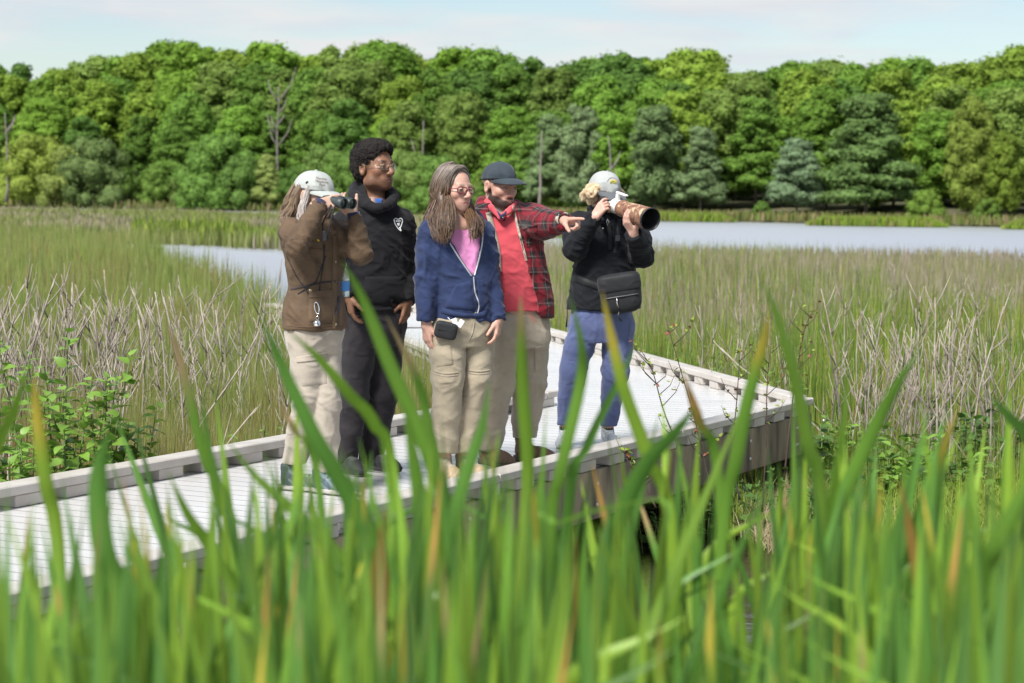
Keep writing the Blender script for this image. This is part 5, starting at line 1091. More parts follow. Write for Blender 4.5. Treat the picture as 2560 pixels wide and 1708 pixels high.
def hood3(g):
    g.chain([P(1120, 548, -.10), P(1098, 545, .02), P(1120, 535, .12), P(1165, 535, .12), P(1192, 548, .05), P(1190, 560, -.08)], [.022, .03, .04, .04, .03, .022], .03)
def band3(V):
    return V
garment(p, 'zip_hoodie', m_navy, tor, yaw, [armR, armL], ((.068, .066, .046), (.062, .054, .040)), hemz=P(1160, 800)[2], amp=.008, seed=9, extra=hood3, sc=(8, 8, 11),
        cut=lambda X, Y, Z: np.maximum(np.maximum(lx(Z)-X, X-rx(Z)), np.maximum(Y-yc, zv-Z)), neck=(P(1143, 560, -.05), P(1146, 490, -.06), .06, .08))
T = p.tree(['zip_hoodie'])
m_zip = mat('zip_silver', (.45, .46, .48), .4, metal=.4)
p.stick('zip', p.strip(T, [(1184, 692), (1188, 730), (1198, 765), (1193, 788)], 3.5, .004), m_zip)
p.stick('zip_edge', p.strip(T, [(1206, 560), (1206, 602), (1199, 642), (1187, 688)], 4, .004), m_zip)
p.stick('zip_edge', p.strip(T, [(1125, 608), (1146, 642), (1179, 690)], 4, .004), m_zip)
p.stick('hem_band', p.strip(T, [(1104, 776), (1140, 786), (1190, 790), (1214, 784)], 14, .007), m_navy)
p.stick('pocket', p.patch(T, [(1138, 712), (1178, 700), (1188, 778), (1108, 770)], .008), m_navy)
p.stick('pocket', p.patch(T, [(1192, 698), (1206, 700), (1224, 752), (1200, 782)], .008), m_navy)
for (a, yw) in ((legs[0], rad(22)), (legs[1], rad(40))):
    F = np.array((math.sin(yw), -math.cos(yw), 0)); q = np.array(a[2])*np.array((1, 1, 0))-F*.05; shoe(p, q, yw, ((.36, .27, .17), (.44, .36, .24), (.30, .24, .16), (.4, .36, .28), (.2, .12, .06)), .26)
W = lambda x, y, z: C+s*(x*R[0]+y*R[1]+z*R[2])
g = Grid(C-np.array((.22, .22, .34)), C+.2, .0052)
g.ell(W(0, -.024, .036), np.array((.087, .106, .092))*s, 0, 'u', R)
g.chain([W(-.05, -.07, 0), P(1098, 530, .02), P(1085, 575, .02)], [.055, .055, .035], .03); g.chain([W(-.078, -.005, .02), W(-.084, -.01, -.05), P(1114, 545, -.11), P(1116, 580, -.15)], [.02, .03, .035, .022], .03)
g.chain([W(.07, -.02, .0), W(.08, -.01, -.06), P(1187, 560, -.10), P(1188, 590, -.13)], [.022, .03, .03, .016], .03); g.chain([W(0, -.09, 0), P(1120, 545, .1), P(1115, 580, .1)], [.06, .07, .05], .04)
g.ell(W(.006, .112, -.006), np.array((.084, .110, .136))*s, .006, 's', R)
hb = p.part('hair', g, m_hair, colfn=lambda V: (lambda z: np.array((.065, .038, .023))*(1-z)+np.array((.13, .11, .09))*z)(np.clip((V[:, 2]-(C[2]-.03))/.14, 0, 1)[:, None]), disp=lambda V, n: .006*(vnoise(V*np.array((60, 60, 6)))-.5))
def w3x(col, c, t):
    z = np.clip((c[:, 2]-(C[2]-.10))/.16, 0, 1)[:, None]; return np.array(col)*(1-.62*z)+np.array((.30, .29, .285))*.62*z
gd = []
for q, ends in ((-1, [((1098, 500, -.04), (1080, 555, -.10), (1098, 605, -.17), 1.3), ((1112, 500, -.07), (1106, 560, -.15), (1112, 612, -.19), 2), ((1092, 500, .02), (1070, 550, -.02), (1058, 582, -.06), 1.2), ((1122, 505, -.08), (1126, 560, -.155), (1120, 604, -.19), 1.2), ((1088, 500, .06), (1078, 560, .06), (1072, 590, .05), 1)]),
                (1, [((1170, 530, -.04), (1182, 565, -.14), (1180, 605, -.18), 1.2), ((1178, 530, -.01), (1195, 565, -.10), (1200, 592, -.13), 1), ((1168, 530, .05), (1196, 556, -.04), (1206, 575, -.07), .7)])):
    for (a, b, e, wt) in ends:
        for fy in ((.030, .010, -.015, -.045, -.07) if q < 0 else (.005, -.015, -.035, -.055)):
            gd.append(([W(q*.004, fy+.02, .120), W(q*.043, fy+.008, .110), W(q*.076, fy-.006, .05), W(q*.084, fy-.014, -.02), P(*a), P(*b), P(*e)], [.008, .016, .018, .020, .024, .026, .017], wt))
gd.append(([W(0, -.03, .128), W(-.02, -.09, .10), W(-.03, -.125, .02), P(1105, 520, .1), P(1090, 570, .08)], [.02, .03, .03, .04, .03], 3))
strands(p, gd, 2100, m_hair, (.0012, .0028), .008, ((.045, .024, .013), (.17, .095, .05)), extra=None, name='hair_lock', segs=18)
hl = [o for o in p.obj.children if o.name.startswith('hair_lock')][0]; hl.parent = hb
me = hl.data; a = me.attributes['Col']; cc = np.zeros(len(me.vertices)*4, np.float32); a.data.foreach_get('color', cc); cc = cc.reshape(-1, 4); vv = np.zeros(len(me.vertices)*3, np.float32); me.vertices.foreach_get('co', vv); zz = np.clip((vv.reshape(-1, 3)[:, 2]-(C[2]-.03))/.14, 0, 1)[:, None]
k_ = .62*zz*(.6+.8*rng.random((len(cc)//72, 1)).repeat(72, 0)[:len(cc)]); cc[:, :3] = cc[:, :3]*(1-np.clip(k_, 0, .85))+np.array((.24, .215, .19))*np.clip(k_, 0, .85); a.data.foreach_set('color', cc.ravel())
glasses(p, C, R, s, m_rframe, m_lens, .0028, .0165, .024)
# pouch and tags at her hip
po = P(1115, 826, -.17); pc = empty('hip_pouch', p.root+po, label='black case hanging at the right hip of the woman in navy', category='pouch')
g = Grid((-.09, -.05, -.07), (.09, .06, .07), .004); g.fn(lambda X, Y, Z: (lambda x, y, z: ((np.abs(x)/.060)**5+(np.abs(y)/.030)**4+(np.abs(z)/.046)**5)**(1/5)*.03-.03)(.97*X-.2*Z, Y, .2*X+.97*Z), 'u'); V, Q = g.extract(); link('case', mesh('case', V, Q, m_nylon, True), pc)
link('flap', MB().box((.0, -.027, .015), (.045, .006, .018), np.array([[.97, .1, -.2], [-.1, .99, 0], [.2, 0, .97]]), .004).mesh('flap', m_blackpl), pc)
tp = P(1143, 800, -.175); tg = empty('paper_tags', p.root+tp, label='two white tags on a loop below the navy hoodie hem', category='tags')
for (x, z, a) in ((-.012, -.012, .35), (.018, -.018, -.55)):
    c, si = math.cos(a), math.sin(a); link('tag', MB().box((x, -.004-.003*(a > 0), z), (.013, .0012, .021), np.array([[c, 0, si], [0, 1, 0], [-si, 0, c]])).mesh('tag', m_white), tg)
link('loop', MB().tube([(-.05, .01, .012), (-.035, -.004, -.002), (-.012, -.005, .008), (.004, -.004, .004)], .002, 6).mesh('loop', m_white, True), tg)

# ---------------- man pointing
p = Person('bearded man in red plaid jacket, coral polo and dark cap pointing to the right', 0, 1280, 1160); P = p.P
R = yaw_axes(rad(42), rad(-9)); C = P(1251, 466, 0); s = 1.05; yaw = rad(20)
tor = [(P(1300, 815), .185, .150), (P(1298, 780), .190, .152), (P(1290, 710), .190, .152), (P(1278, 640), .186, .145), (P(1270, 590), .192, .134), (P(1264, 550), .190, .112), (P(1260, 528), .155, .092), (P(1257, 508), .08, .075)]
pd = nrm(np.array((.72, -.66, -.02)))
armL = (P(1322, 545, .06), P(1358, 562, -.20), P(1409, 553, -.40), dict(x=np.array((.76, -.60, .02)), n=np.array((-.2, -.35, -1)), right=False, curl=[(.0, .06, .05), (1.15, 1.3, .8), (1.25, 1.35, .8), (1.3, 1.35, .8)], thumb=(.65, .25, .75), tb=.25, sc=1.05))
armR = (P(1208, 548, -.06), P(1190, 660, -.02), P(1206, 770, -.05), dict(x=np.array((.1, -.05, -1)), n=np.array((.8, .5, 0)), right=True, curl=RELAX, sc=1.0))
legs = [(P(1262, 815, -.06), P(1246, 960, -.06), P(1220, 1122, -.03), rad(38)), (P(1328, 815, .05), P(1322, 955, .06), P(1312, 1094, .12), rad(50))]
make_body(p, (C, R, s), (0.499, 0.284, 0.215), (.45, .17, .15), (.05, .03, .02), tor, yaw, [armL, armR], legs, neck_r=.056, nb=P(1252, 518, .01), jaw=1.06, nose=1.12, beard=(.022, .012, .009), flush=.06)
trousers(p, m_khaki3, [(P(1300, 760), .140, .108), (P(1299, 800), .155, .120), (P(1298, 840), .180, .146), (P(1296, 868), .17, .14)], yaw, legs, r=((.100, .084, .064), (.106, .098, .064)), amp=.011, seed=15)
Tt = p.tree(['trousers']); p.stick('fly_seam', p.strip(Tt, [(1306, 776), (1303, 815), (1294, 838)], 3, .003), m_khaki2)
p.stick('cargo_pocket', p.patch(Tt, [(1335, 868), (1366, 862), (1364, 925), (1337, 932)], .008), m_khaki3)
garment(p, 'polo_shirt', m_red, tor[1:], yaw, [], (), grow=-.020, amp=.0045, seed=21, hemz=P(1300, 776)[2], neck=(P(1254, 530, -.04), P(1257, 480, -.06), .05, .07), extra=lambda g: g.chain([P(1219, 506, -.03), P(1228, 520, -.10), P(1252, 545, -.14), P(1278, 522, -.10), P(1284, 512, -.03), P(1265, 503, .07), P(1230, 503, .07), P(1219, 506, -.03)], [.018, .018, .012, .016, .018, .018, .018, .018], .015))
Tp = p.tree(['polo_shirt'])
p.stick('placket', p.patch(Tp, [(1240, 526), (1268, 528), (1262, 554), (1252, 550)], .004, 6, 6), m_navyp); p.dot('button', Tp, 1256, 543, .005, m_white)
# plaid jacket: the pattern follows torso and sleeves
def plaid_uv(V):
    S, E, Wr = [np.array(q) for q in armL[:3]]; out = np.zeros((len(V), 3)); cx = P(1285, 650)[0]; cyy = P(1285, 650)[1]
    out[:, 0] = np.arctan2(V[:, 0]-cx, -(V[:, 1]-cyy))*.19; out[:, 1] = V[:, 2]
    ba = Wr-S; t = ((V-S)@ba)/(ba@ba); q = V-S-t[:, None]*ba; dist = np.linalg.norm(q, axis=1); m = (t > .12) & (dist < .14) & (V[:, 0] > P(1330, 560, 0)[0])
    up = nrm(np.array((0, 0, 1))-nrm(ba)*nrm(ba)[2]); sd_ = np.cross(nrm(ba), up)
    out[m, 0] = np.arctan2(q[m]@sd_, q[m]@up)*.075; out[m, 1] = t[m]*np.linalg.norm(ba)
    return out
m_plaid = bpy.data.materials.new('plaid_flannel'); m_plaid.use_nodes = True; nt = m_plaid.node_tree; PB = nt.nodes['Principled BSDF']; PB.inputs['Roughness'].default_value = .9; PB.inputs['Specular IOR Level'].default_value = .15; PB.inputs['Sheen Weight'].default_value = .15
at_ = nt.nodes.new('ShaderNodeAttribute'); at_.attribute_name = 'puv'; sp_ = nt.nodes.new('ShaderNodeSeparateXYZ'); nt.links.new(at_.outputs['Vector'], sp_.inputs[0])
def stripes(out, period, stops):
    m = nt.nodes.new('ShaderNodeMath'); m.operation = 'DIVIDE'; m.inputs[1].default_value = period; nt.links.new(out, m.inputs[0]); f = nt.nodes.new('ShaderNodeMath'); f.operation = 'FRACT'; nt.links.new(m.outputs[0], f.inputs[0])
    r = nt.nodes.new('ShaderNodeValToRGB'); r.color_ramp.interpolation = 'LINEAR'; e = r.color_ramp.elements
    while len(e) < len(stops): e.new(.5)
    for el, (ps, c) in zip(e, stops): el.position = ps; el.color = c+(1,)
    nt.links.new(f.outputs[0], r.inputs[0]); return r.outputs[0]
RD, BK, GY = (.185, .009, .019), (.014, .012, .013), (.13, .11, .105)
st = [(0, RD), (.36, RD), (.40, BK), (.50, BK), (.53, GY), (.57, GY), (.60, BK), (.84, BK), (.88, RD)]
ca, cb = stripes(sp_.outputs[0], .086, st), stripes(sp_.outputs[1], .088, st)
mxn = nt.nodes.new('ShaderNodeMix'); mxn.data_type = 'RGBA'; mxn.inputs['Factor'].default_value = .5; nt.links.new(ca, mxn.inputs['A']); nt.links.new(cb, mxn.inputs['B'])
nz = nt.nodes.new('ShaderNodeTexNoise'); nz.inputs['Scale'].default_value = 45; tcn = nt.nodes.new('ShaderNodeTexCoord'); nt.links.new(tcn.outputs['Object'], nz.inputs['Vector']); bpn = nt.nodes.new('ShaderNodeBump'); bpn.inputs['Strength'].default_value = .35; bpn.inputs['Distance'].default_value = .01; nt.links.new(nz.outputs[0], bpn.inputs['Height']); nt.links.new(bpn.outputs[0], PB.inputs['Normal'])
nt.links.new(mxn.outputs['Result'], PB.inputs['Base Color'])
lx4 = lin([(1262, 830), (1252, 790), (1250, 680), (1234, 600), (1222, 540), (1228, 480)]); rx4 = lin([(1358, 830), (1351, 790), (1335, 720), (1316, 654), (1296, 580), (1285, 520), (1278, 480)])
yc4 = P(1280, 650, .02)[1]
def col4(g):
    g.chain([P(1202, 520, -.05), P(1204, 506, .02), P(1225, 500, .10), P(1262, 500, .10), P(1290, 512, .04), P(1296, 524, -.06)], [.024, .028, .03, .03, .026, .022], .025)
garment(p, 'plaid_jacket', m_plaid, tor, yaw, [armL, armR], ((.078, .072, .041), (.078, .066, .05)), hemz=P(1300, 792)[2], grow=.010, amp=.007, seed=17, extra=col4, cut=lambda X, Y, Z: np.maximum(np.maximum(lx4(Z)-X, X-rx4(Z)), Y-yc4)+0*Z, neck=(P(1254, 545, -.03), P(1257, 480, -.05), .066, .085), uvfn=plaid_uv)
T = p.tree(['plaid_jacket', 'polo_shirt'])
p.stick('fleece_lapel', p.strip(T, [(1221, 530), (1232, 575), (1244, 630), (1247, 680)], 15, .012, 30), m_fleece)
p.stick('fleece_lapel', p.strip(T, [(1283, 515), (1291, 555), (1305, 610), (1316, 652)], 6, .008, 30), m_fleece)
Tj = p.tree(['plaid_jacket']); 
V, f = p.patch(Tj, [(1303, 560), (1342, 552), (1346, 612), (1317, 622)], .006); me = mesh('chest_pocket', V, f, m_plaid, True, uvs=plaid_uv(np.array(V))+np.array((.02, .01, 0))); link('chest_pocket', me, p.obj)
V, f = p.patch(Tj, [(1301, 556), (1343, 547), (1344, 566), (1306, 577)], .011, 7, 7); me = mesh('pocket_flap', V, f, m_plaid, True, uvs=plaid_uv(np.array(V))); link('pocket_flap', me, p.obj)
d4 = nrm(armL[2]-armL[1]); link('fleece_cuff', MB().lathe(np.array(armL[2])-d4*.012, d4, [(0, .049), (.010, .053), (.022, .050), (.025, .042), (.012, .038)], 20).mesh('fleece_cuff', m_fleece, True), p.obj)
for (a, yw) in ((legs[0], rad(40)), (legs[1], rad(55))):
    F = np.array((math.sin(yw), -math.cos(yw), 0)); q = np.array(a[2])*np.array((1, 1, 0))-F*.06; shoe(p, q, yw, ((.17, .10, .055), (.10, .07, .045), (.13, .08, .045), (.10, .06, .03), (.05, .035, .025)), .29, 'boot', .02)
cap(p, C, R, s, m_slate, m_slate, .078, rad(9), peak=.098, lift=.010, wide=.94)

# ---------------- woman with the long lens
p = Person('woman in black pullover and blue trousers photographing with a long lens', 0, 1460, 1114); P = p.P
R = yaw_axes(rad(33), rad(-6)); C = P(1513, 484, -.02); s = 1.02; yaw = rad(6)
tor = [(P(1502, 800), .205, .160), (P(1503, 770), .208, .162), (P(1506, 720), .198, .158), (P(1510, 670), .190, .150), (P(1513, 610), .178, .138), (P(1515, 570), .178, .118), (P(1515, 545), .150, .095), (P(1515, 525), .075, .07)]
armR = (P(1446, 560, .0), P(1436, 622, -.16), P(1485, 545, -.28), dict(x=np.array((.42, -.12, .60)), n=np.array((.6, .75, -.2)), right=True, curl=[(.35, .6, .4), (.75, .9, .5), (.8, .95, .5), (.85, .95, .5)], thumb=(.6, .3, .9), tb=.3, sc=1.0))
armL = (P(1583, 562, .0), P(1604, 640, -.13), P(1585, 586, -.36), dict(x=np.array((-.42, -.18, .62)), n=np.array((.50, .35, .80)), right=False, curl=[(.35, .45, .35), (.4, .5, .35), (.45, .5, .35), (.5, .55, .35)], thumb=(.6, .7, .3), tb=.2, sc=1.0))
legs = [(P(1462, 815, -.02), P(1432, 930, -.05), P(1413, 1062, -.02), rad(-5)), (P(1548, 815, .0), P(1538, 930, -.03), P(1520, 1064, .02), rad(12))]
make_body(p, (C, R, s), (0.516, 0.31, 0.241), (.5, .2, .18), (.4, .33, .25), tor, yaw, [armR, armL], legs, neck_r=.048, nb=P(1515, 535, .0))
trousers(p, m_blue, [(P(1504, 750), .180, .14), (P(1504, 820), .190, .15), (P(1504, 855), .165, .13)], yaw, legs, r=((.100, .080, .046), (.102, .082, .046)), amp=.008, seed=31)
Tt = p.tree(['trousers']); p.stick('side_seam', p.strip(Tt, [(1576, 800), (1571, 850), (1566, 880)], 2, .002), m_blue)
for a in legs:
    q = np.array(a[2]); p.raw('ankle_cuff', *(lambda m_: (m_.v, m_.f))(MB().tube([q+np.array((0, 0, .05)), q+np.array((0, 0, .0))], [.049, .046], 18)), m_blue)
    p.raw('sock', *(lambda m_: (m_.v, m_.f))(MB().tube([q+np.array((0, 0, .03)), q*np.array((1, 1, 0))+np.array((0, 0, .06))], .036, 14)), m_char)
def col5(g): g.chain([P(1480, 545, -.05), P(1480, 532, .03), P(1515, 525, .09), P(1550, 535, .03), P(1547, 548, -.06)], [.02]*5, .02); g.cone(P(1478, 540, -.03), P(1475, 520, -.04), .018, .014, .015)
garment(p, 'pullover', m_black2, tor, yaw, [armR, armL], ((.076, .070, .042), (.074, .070, .044)), hemz=P(1503, 772)[2], amp=.0075, seed=33, extra=col5)
T = p.tree(['pullover']); p.dot('button', T, 1507, 571, .005, m_steel); p.stick('placket', p.strip(T, [(1507, 550), (1507, 598)], 12, .003), m_black2)
for (a, yw) in ((legs[0], rad(-8)), (legs[1], rad(14))):
    F = np.array((math.sin(yw), -math.cos(yw), 0)); q = np.array(a[2])*np.array((1, 1, 0))-F*.05; shoe(p, q, yw, ((.62, .63, .64), (.60, .60, .60), (.42, .43, .46), (.75, .75, .76), (.3, .3, .3)), .25)
cr, O, ax = cap(p, C, R, s, m_greycap2, m_dbrim, .072, rad(-9), peak=.108)
Tc = p.tree(['cap'])
m_y = mat('ochre_thread', (.55, .33, .06), .7); m_gn = mat('green_thread', (.16, .26, .05), .7); m_gr = mat('grey_thread', (.22, .21, .17), .7)
bdg = p.stick('badge', p.patch(Tc, [(1523, 451), (1540, 449), (1544, 459), (1529, 459)], .002, 5, 5), m_y, cr)
p.stick('badge_leaf', p.strip(Tc, [(1525, 457), (1533, 453), (1540, 459)], 4, .0035), m_gn, bdg); p.stick('badge_arc', p.strip(Tc, [(1518, 454), (1523, 447), (1531, 444), (1538, 447), (1543, 456)], 1.6, .0025), m_gr, bdg)
W = lambda x, y, z: C+s*(x*R[0]+y*R[1]+z*R[2])
gd = []
for q, n_ in ((-1, 9), (1, 4)):
    for i in range(n_):
        a = W(q*.078, -.06+.09*rng.random(), .035); b = a+q*R[0]*rng.uniform(.01, .035)+np.array((0, 0, -rng.uniform(.02, .05)))+R[1]*rng.uniform(-.03, .02); e = b+q*R[0]*rng.uniform(-.02, .015)+np.array((0, 0, -rng.uniform(.02, .045)))
        gd.append(([a, b, e], [.012, .024, .02], 1))
gd.append(([W(0, -.1, .035), W(0, -.125, -.02), W(-.01, -.1, -.06)], [.05, .05, .04], 3))
g = Grid(C-.2, C+.2, .006)
for q_, b_, e_ in [x_[0] for x_ in gd]: g.cone(q_, b_, .02, .017, .02); g.cone(b_, e_, .017, .014, .02)
g.chain([W(-.075, -.02, .03), W(-.05, -.09, .03), W(0, -.11, .03), W(.05, -.09, .03), W(.075, -.02, .03)], [.02]*5, .02)
hb = p.part('hair', g, m_hair, colfn=lambda V: np.tile(np.array((.52, .38, .23)), (len(V), 1)), disp=lambda V, n: .016*(vnoise(V*70)-.5))
strands(p, gd, 1300, m_hair, (.0008, .0017), .006, ((.55, .40, .23), (.85, .72, .54)), curl=.0045, segs=12, name='hair_curl'); [o for o in p.obj.children if o.name.startswith('hair_curl')][0].parent = hb
# camera with a camouflaged telephoto lens
A0 = P(1532, 512, -.14); A1 = P(1627, 549, -.50); ld = nrm(A1-A0); Ll = np.linalg.norm(A1-A0); ls = nrm(np.cross(ld, (0, 0, 1))); lu = np.cross(ls, ld); lax = np.array([ls, ld, lu])
co = p.root+A0; ce = empty('camera_with_telephoto_lens', co, label='black camera with long telephoto lens in brown camouflage wrap held by the woman in black', category='camera')
g = Grid(np.full(3, -.13), np.full(3, .13), .004)
g.fn(lambda X, Y, Z: (lambda x, y, z: ((np.abs(x)/.068)**6+(np.abs(y+.035)/.032)**6+(np.abs(z+.002)/.048)**6)**(1/6)*.03-.03)(ls[0]*X+ls[1]*Y+ls[2]*Z, ld[0]*X+ld[1]*Y+ld[2]*Z, lu[0]*X+lu[1]*Y+lu[2]*Z), 'u')
g.cone(-ld*.03+lu*.036, -ld*.04+lu*.040, .022, .020, .015); g.cone(-ls*.062*np.sign(ls[0])-ld*.005+lu*.03, -ls*.062*np.sign(ls[0])-ld*.005-lu*.04, .018, .018, .01)
V, Q = g.extract(); link('camera_body', mesh('camera_body', V, Q, m_blackpl, True), ce)
m_lw = mat('lens_white', (.66, .67, .64), .35)
link('mount_ring', MB().lathe(np.zeros(3), ld, [(-.01, .034), (.0, .038), (.025, .040), (.028, .046), (.055, .047), (.058, .043), (.10, .044)], 26).mesh('mount_ring', m_lw, True), ce)
m_camo = mat('camo_wrap', (.36, .25, .16), .8, 1, 30, (.10, .045, .03), bump=.4, bscale=60, stretch=(1, 1, .45), detail=7); nt = m_camo.node_tree
rp_ = nt.nodes.new('ShaderNodeValToRGB'); e = rp_.color_ramp.elements; e[0].position = .30; e[0].color = (.055, .022, .016, 1); e[1].position = .72; e[1].color = (.50, .40, .27, 1)
for ps, c in ((.42, (.17, .07, .045, 1)), (.50, (.28, .15, .09, 1)), (.57, (.12, .05, .035, 1)), (.63, (.42, .28, .17, 1))): q = e.new(ps); q.color = c
nz_ = [n for n in nt.nodes if n.type == 'TEX_NOISE'][0]; nt.links.new(nz_.outputs['Fac'], rp_.inputs[0]); nt.links.new(rp_.outputs[0], nt.nodes['Principled BSDF'].inputs['Base Color']); nz_.inputs['Distortion'].default_value = 1.2
wr = link('wrap', MB().lathe(np.zeros(3), ld, [(.098, .043), (.10, .050), (.13, .0515), (.16, .050), (.20, .054), (.25, .056), (.255, .059), (.30, .062), (.35, .064), (Ll-.05, .066), (Ll-.012, .066)], 30).mesh('wrap', m_camo, True), ce)
hd = link('hood', MB().lathe(np.zeros(3), ld, [(Ll-.02, .0655), (Ll-.012, .069), (Ll, .069), (Ll+.002, .0665), (Ll-.01, .063), (Ll-.11, .060), (Ll-.14, .054)], 34).mesh('hood', m_blackpl, True), ce)
link('front_glass', MB().lathe(np.zeros(3), ld, [(Ll-.14, .055), (Ll-.134, .03), (Ll-.132, 0)], 26).mesh('front_glass', m_gl, True), ce)
link('mount_foot', MB().box(ld*.045+lu*.062, (.010, .014, .018), lax, .003).box(ld*.085+lu*.083, (.013, .055, .006), lax, .004).mesh('mount_foot', m_lw), ce)
link('collar_knob', MB().lathe(ld*.042-ls*.045*np.sign(ls[0]), -ls*np.sign(ls[0])-lu*.4, [(0, .012), (.014, .012), (.016, .008), (.016, 0)], 14).mesh('collar_knob', m_lw, True), ce)
for (a, b) in (((1519, 536), (1525, 625)), ((1548, 548), (1537, 632))):
    x0, y0 = a; x1, y1 = b; V, f = p.strip(T, [a, ((x0+x1)/2+2, (y0+y1)/2), b], 11, .007, 26)
    if f: link('strap', mesh('strap', np.array(V)-A0, f, m_nylon, True), ce)
link('buckle', MB().box(P(1544, 596, -.20)-A0, (.016, .006, .020), None, .004).mesh('buckle', m_blackpl), ce)
link('strap_clip', MB().tube([P(1519, 548, -.21)-A0, P(1523, 556, -.215)-A0, P(1520, 564, -.21)-A0, P(1516, 557, -.215)-A0, P(1519, 548, -.21)-A0], .003, 6).mesh('strap_clip', m_steel, True), ce)
# waist pack
wp = P(1552, 735, -.23); we = empty('waist_pack', p.root+wp, label='black nylon waist pack on the hips of the woman in black pullover', category='waist pack')
g = Grid((-.17, -.11, -.18), (.17, .13, .17), .005); tl = np.array([[.985, 0, .17], [0, 1, 0], [-.17, 0, .985]])
g.fn(lambda X, Y, Z: (lambda x, y, z: ((np.abs(x)/(.125+.08*z))**4+(np.abs(y)/.066)**3+(np.abs(z)/.118)**4)**(1/4)*.06-.06)(.985*X+.17*Z, Y, -.17*X+.985*Z), 'u'); V, Q = g.extract()
link('bag', mesh('bag', V, Q, m_nylon, True), we)
fl = g; g = Grid((-.18, -.11, -.02), (.18, .10, .15), .005); g.fn(lambda X, Y, Z: (lambda x, y, z: ((np.abs(x)/.131)**5+(np.abs(y)/.073)**3+(np.abs(z-.065)/.062)**5)**(1/5)*.06-.06)(.985*X+.17*Z, Y, -.17*X+.985*Z), 'u'); V, Q = g.extract()
link('flap', mesh('flap', V, Q, m_nylon, True), we)
def wl(x, y, z): return np.array((x*.985-z*.17, y, x*.17+z*.985))
link('zip', MB().tube([wl(x, -.062-.008*(1-abs(x)/.11), -.012) for x in np.linspace(-.1, .1, 9)], .0045, 6).mesh('zip', mat('zip_grey', (.07, .07, .075), .35), True), we)
link('zip_pull', MB().tube([wl(-.03, -.076, -.012), wl(-.035, -.08, -.05), wl(-.028, -.075, -.075)], [.003, .005, .003], 6).mesh('zip_pull', m_steel, True), we)
link('hanging_tab', MB().tube([wl(-.03, -.07, -.10), wl(-.04, -.072, -.13), wl(-.025, -.07, -.16)], [.006, .008, .005], 6).mesh('hanging_tab', m_blackpl, True), we)
V, f = p.strip(T, [(1432, 694), (1450, 700), (1480, 712), (1515, 722)], 18, .007, 30)
if f: link('belt', mesh('belt', np.array(V)-wp, f, m_nylon, True), we)
link('side_buckle', MB().box(P(1597, 760, -.10)-wp, (.012, .012, .03), None, .004).mesh('side_buckle', m_blackpl), we)
link('loose_strap', MB().tube([P(1418, 760, -.05)-wp, P(1418, 790, -.06)-wp, P(1416, 818, -.06)-wp], [.003, .003, .006], 6).mesh('loose_strap', m_nylon, True), we)
# ------------------------------------------------------------------ cattails close to the camera
m_cat = mat('cattail_blade', attr='Col', rough=.42, spec=.45, var=.12, scale=7, trans=.4, stretch=(1, 1, .15))
CG = [(.17, .33, .045), (.13, .29, .05), (.23, .40, .045), (.13, .28, .06), (.28, .44, .05)]
def blade_leaf(parent, P_, wd, col, tipcol=None, tipfrac=.0, root=None, twist=None, roll=None):
    """one strap leaf through the points P_ (base to tip), folded along its middle"""
    P_ = np.array(P_, float); u = np.linspace(0, 1, len(P_)); t = np.linspace(0, 1, 26); c = np.stack([cint(t, u, P_[:, i]) for i in range(3)], 1)-root; T_ = np.gradient(c, axis=0); T_ /= np.linalg.norm(T_, axis=1)[:, None]
    a0 = rng.uniform(-.7, .7) if roll is None else roll; tw = rng.uniform(-.9, .9) if twist is None else twist; V = []; Cc = []; f = []
    for i in range(26):
        s_ = t[i]; a = a0+tw*s_; side = np.array((math.cos(a), math.sin(a), 0)); side = nrm(side-T_[i]*(side@T_[i])); nn_ = np.cross(T_[i], side); w_ = wd*.5*min(1, .55+.9*s_)*(1 if s_ < .55 else max(0, 1-((s_-.55)/.45)**2.0)); w_ = max(w_, .0004)
        V += [c[i]-side*w_+nn_*w_*.22, c[i]-nn_*w_*.12, c[i]+side*w_+nn_*w_*.22]; k = 0 if tipcol is None else min(1, max(0, (s_-(1-tipfrac))/(tipfrac*.35+1e-6))); cc = np.array(col)*(1-k)+(np.array(tipcol)*k if tipcol is not None else 0); cc2 = cc*(1.15-.25*s_*0); Cc += [cc*.92, cc2, cc*.92]
    for i in range(25):
        for j in range(2): f.append([i*3+j, i*3+j+1, i*3+j+4, i*3+j+3])
    return link('leaf', mesh('leaf', V, f, m_cat, True, np.array(Cc)), parent)
YEL, TAN, ORG = (.62, .48, .07), (.52, .37, .18), (.52, .29, .08)
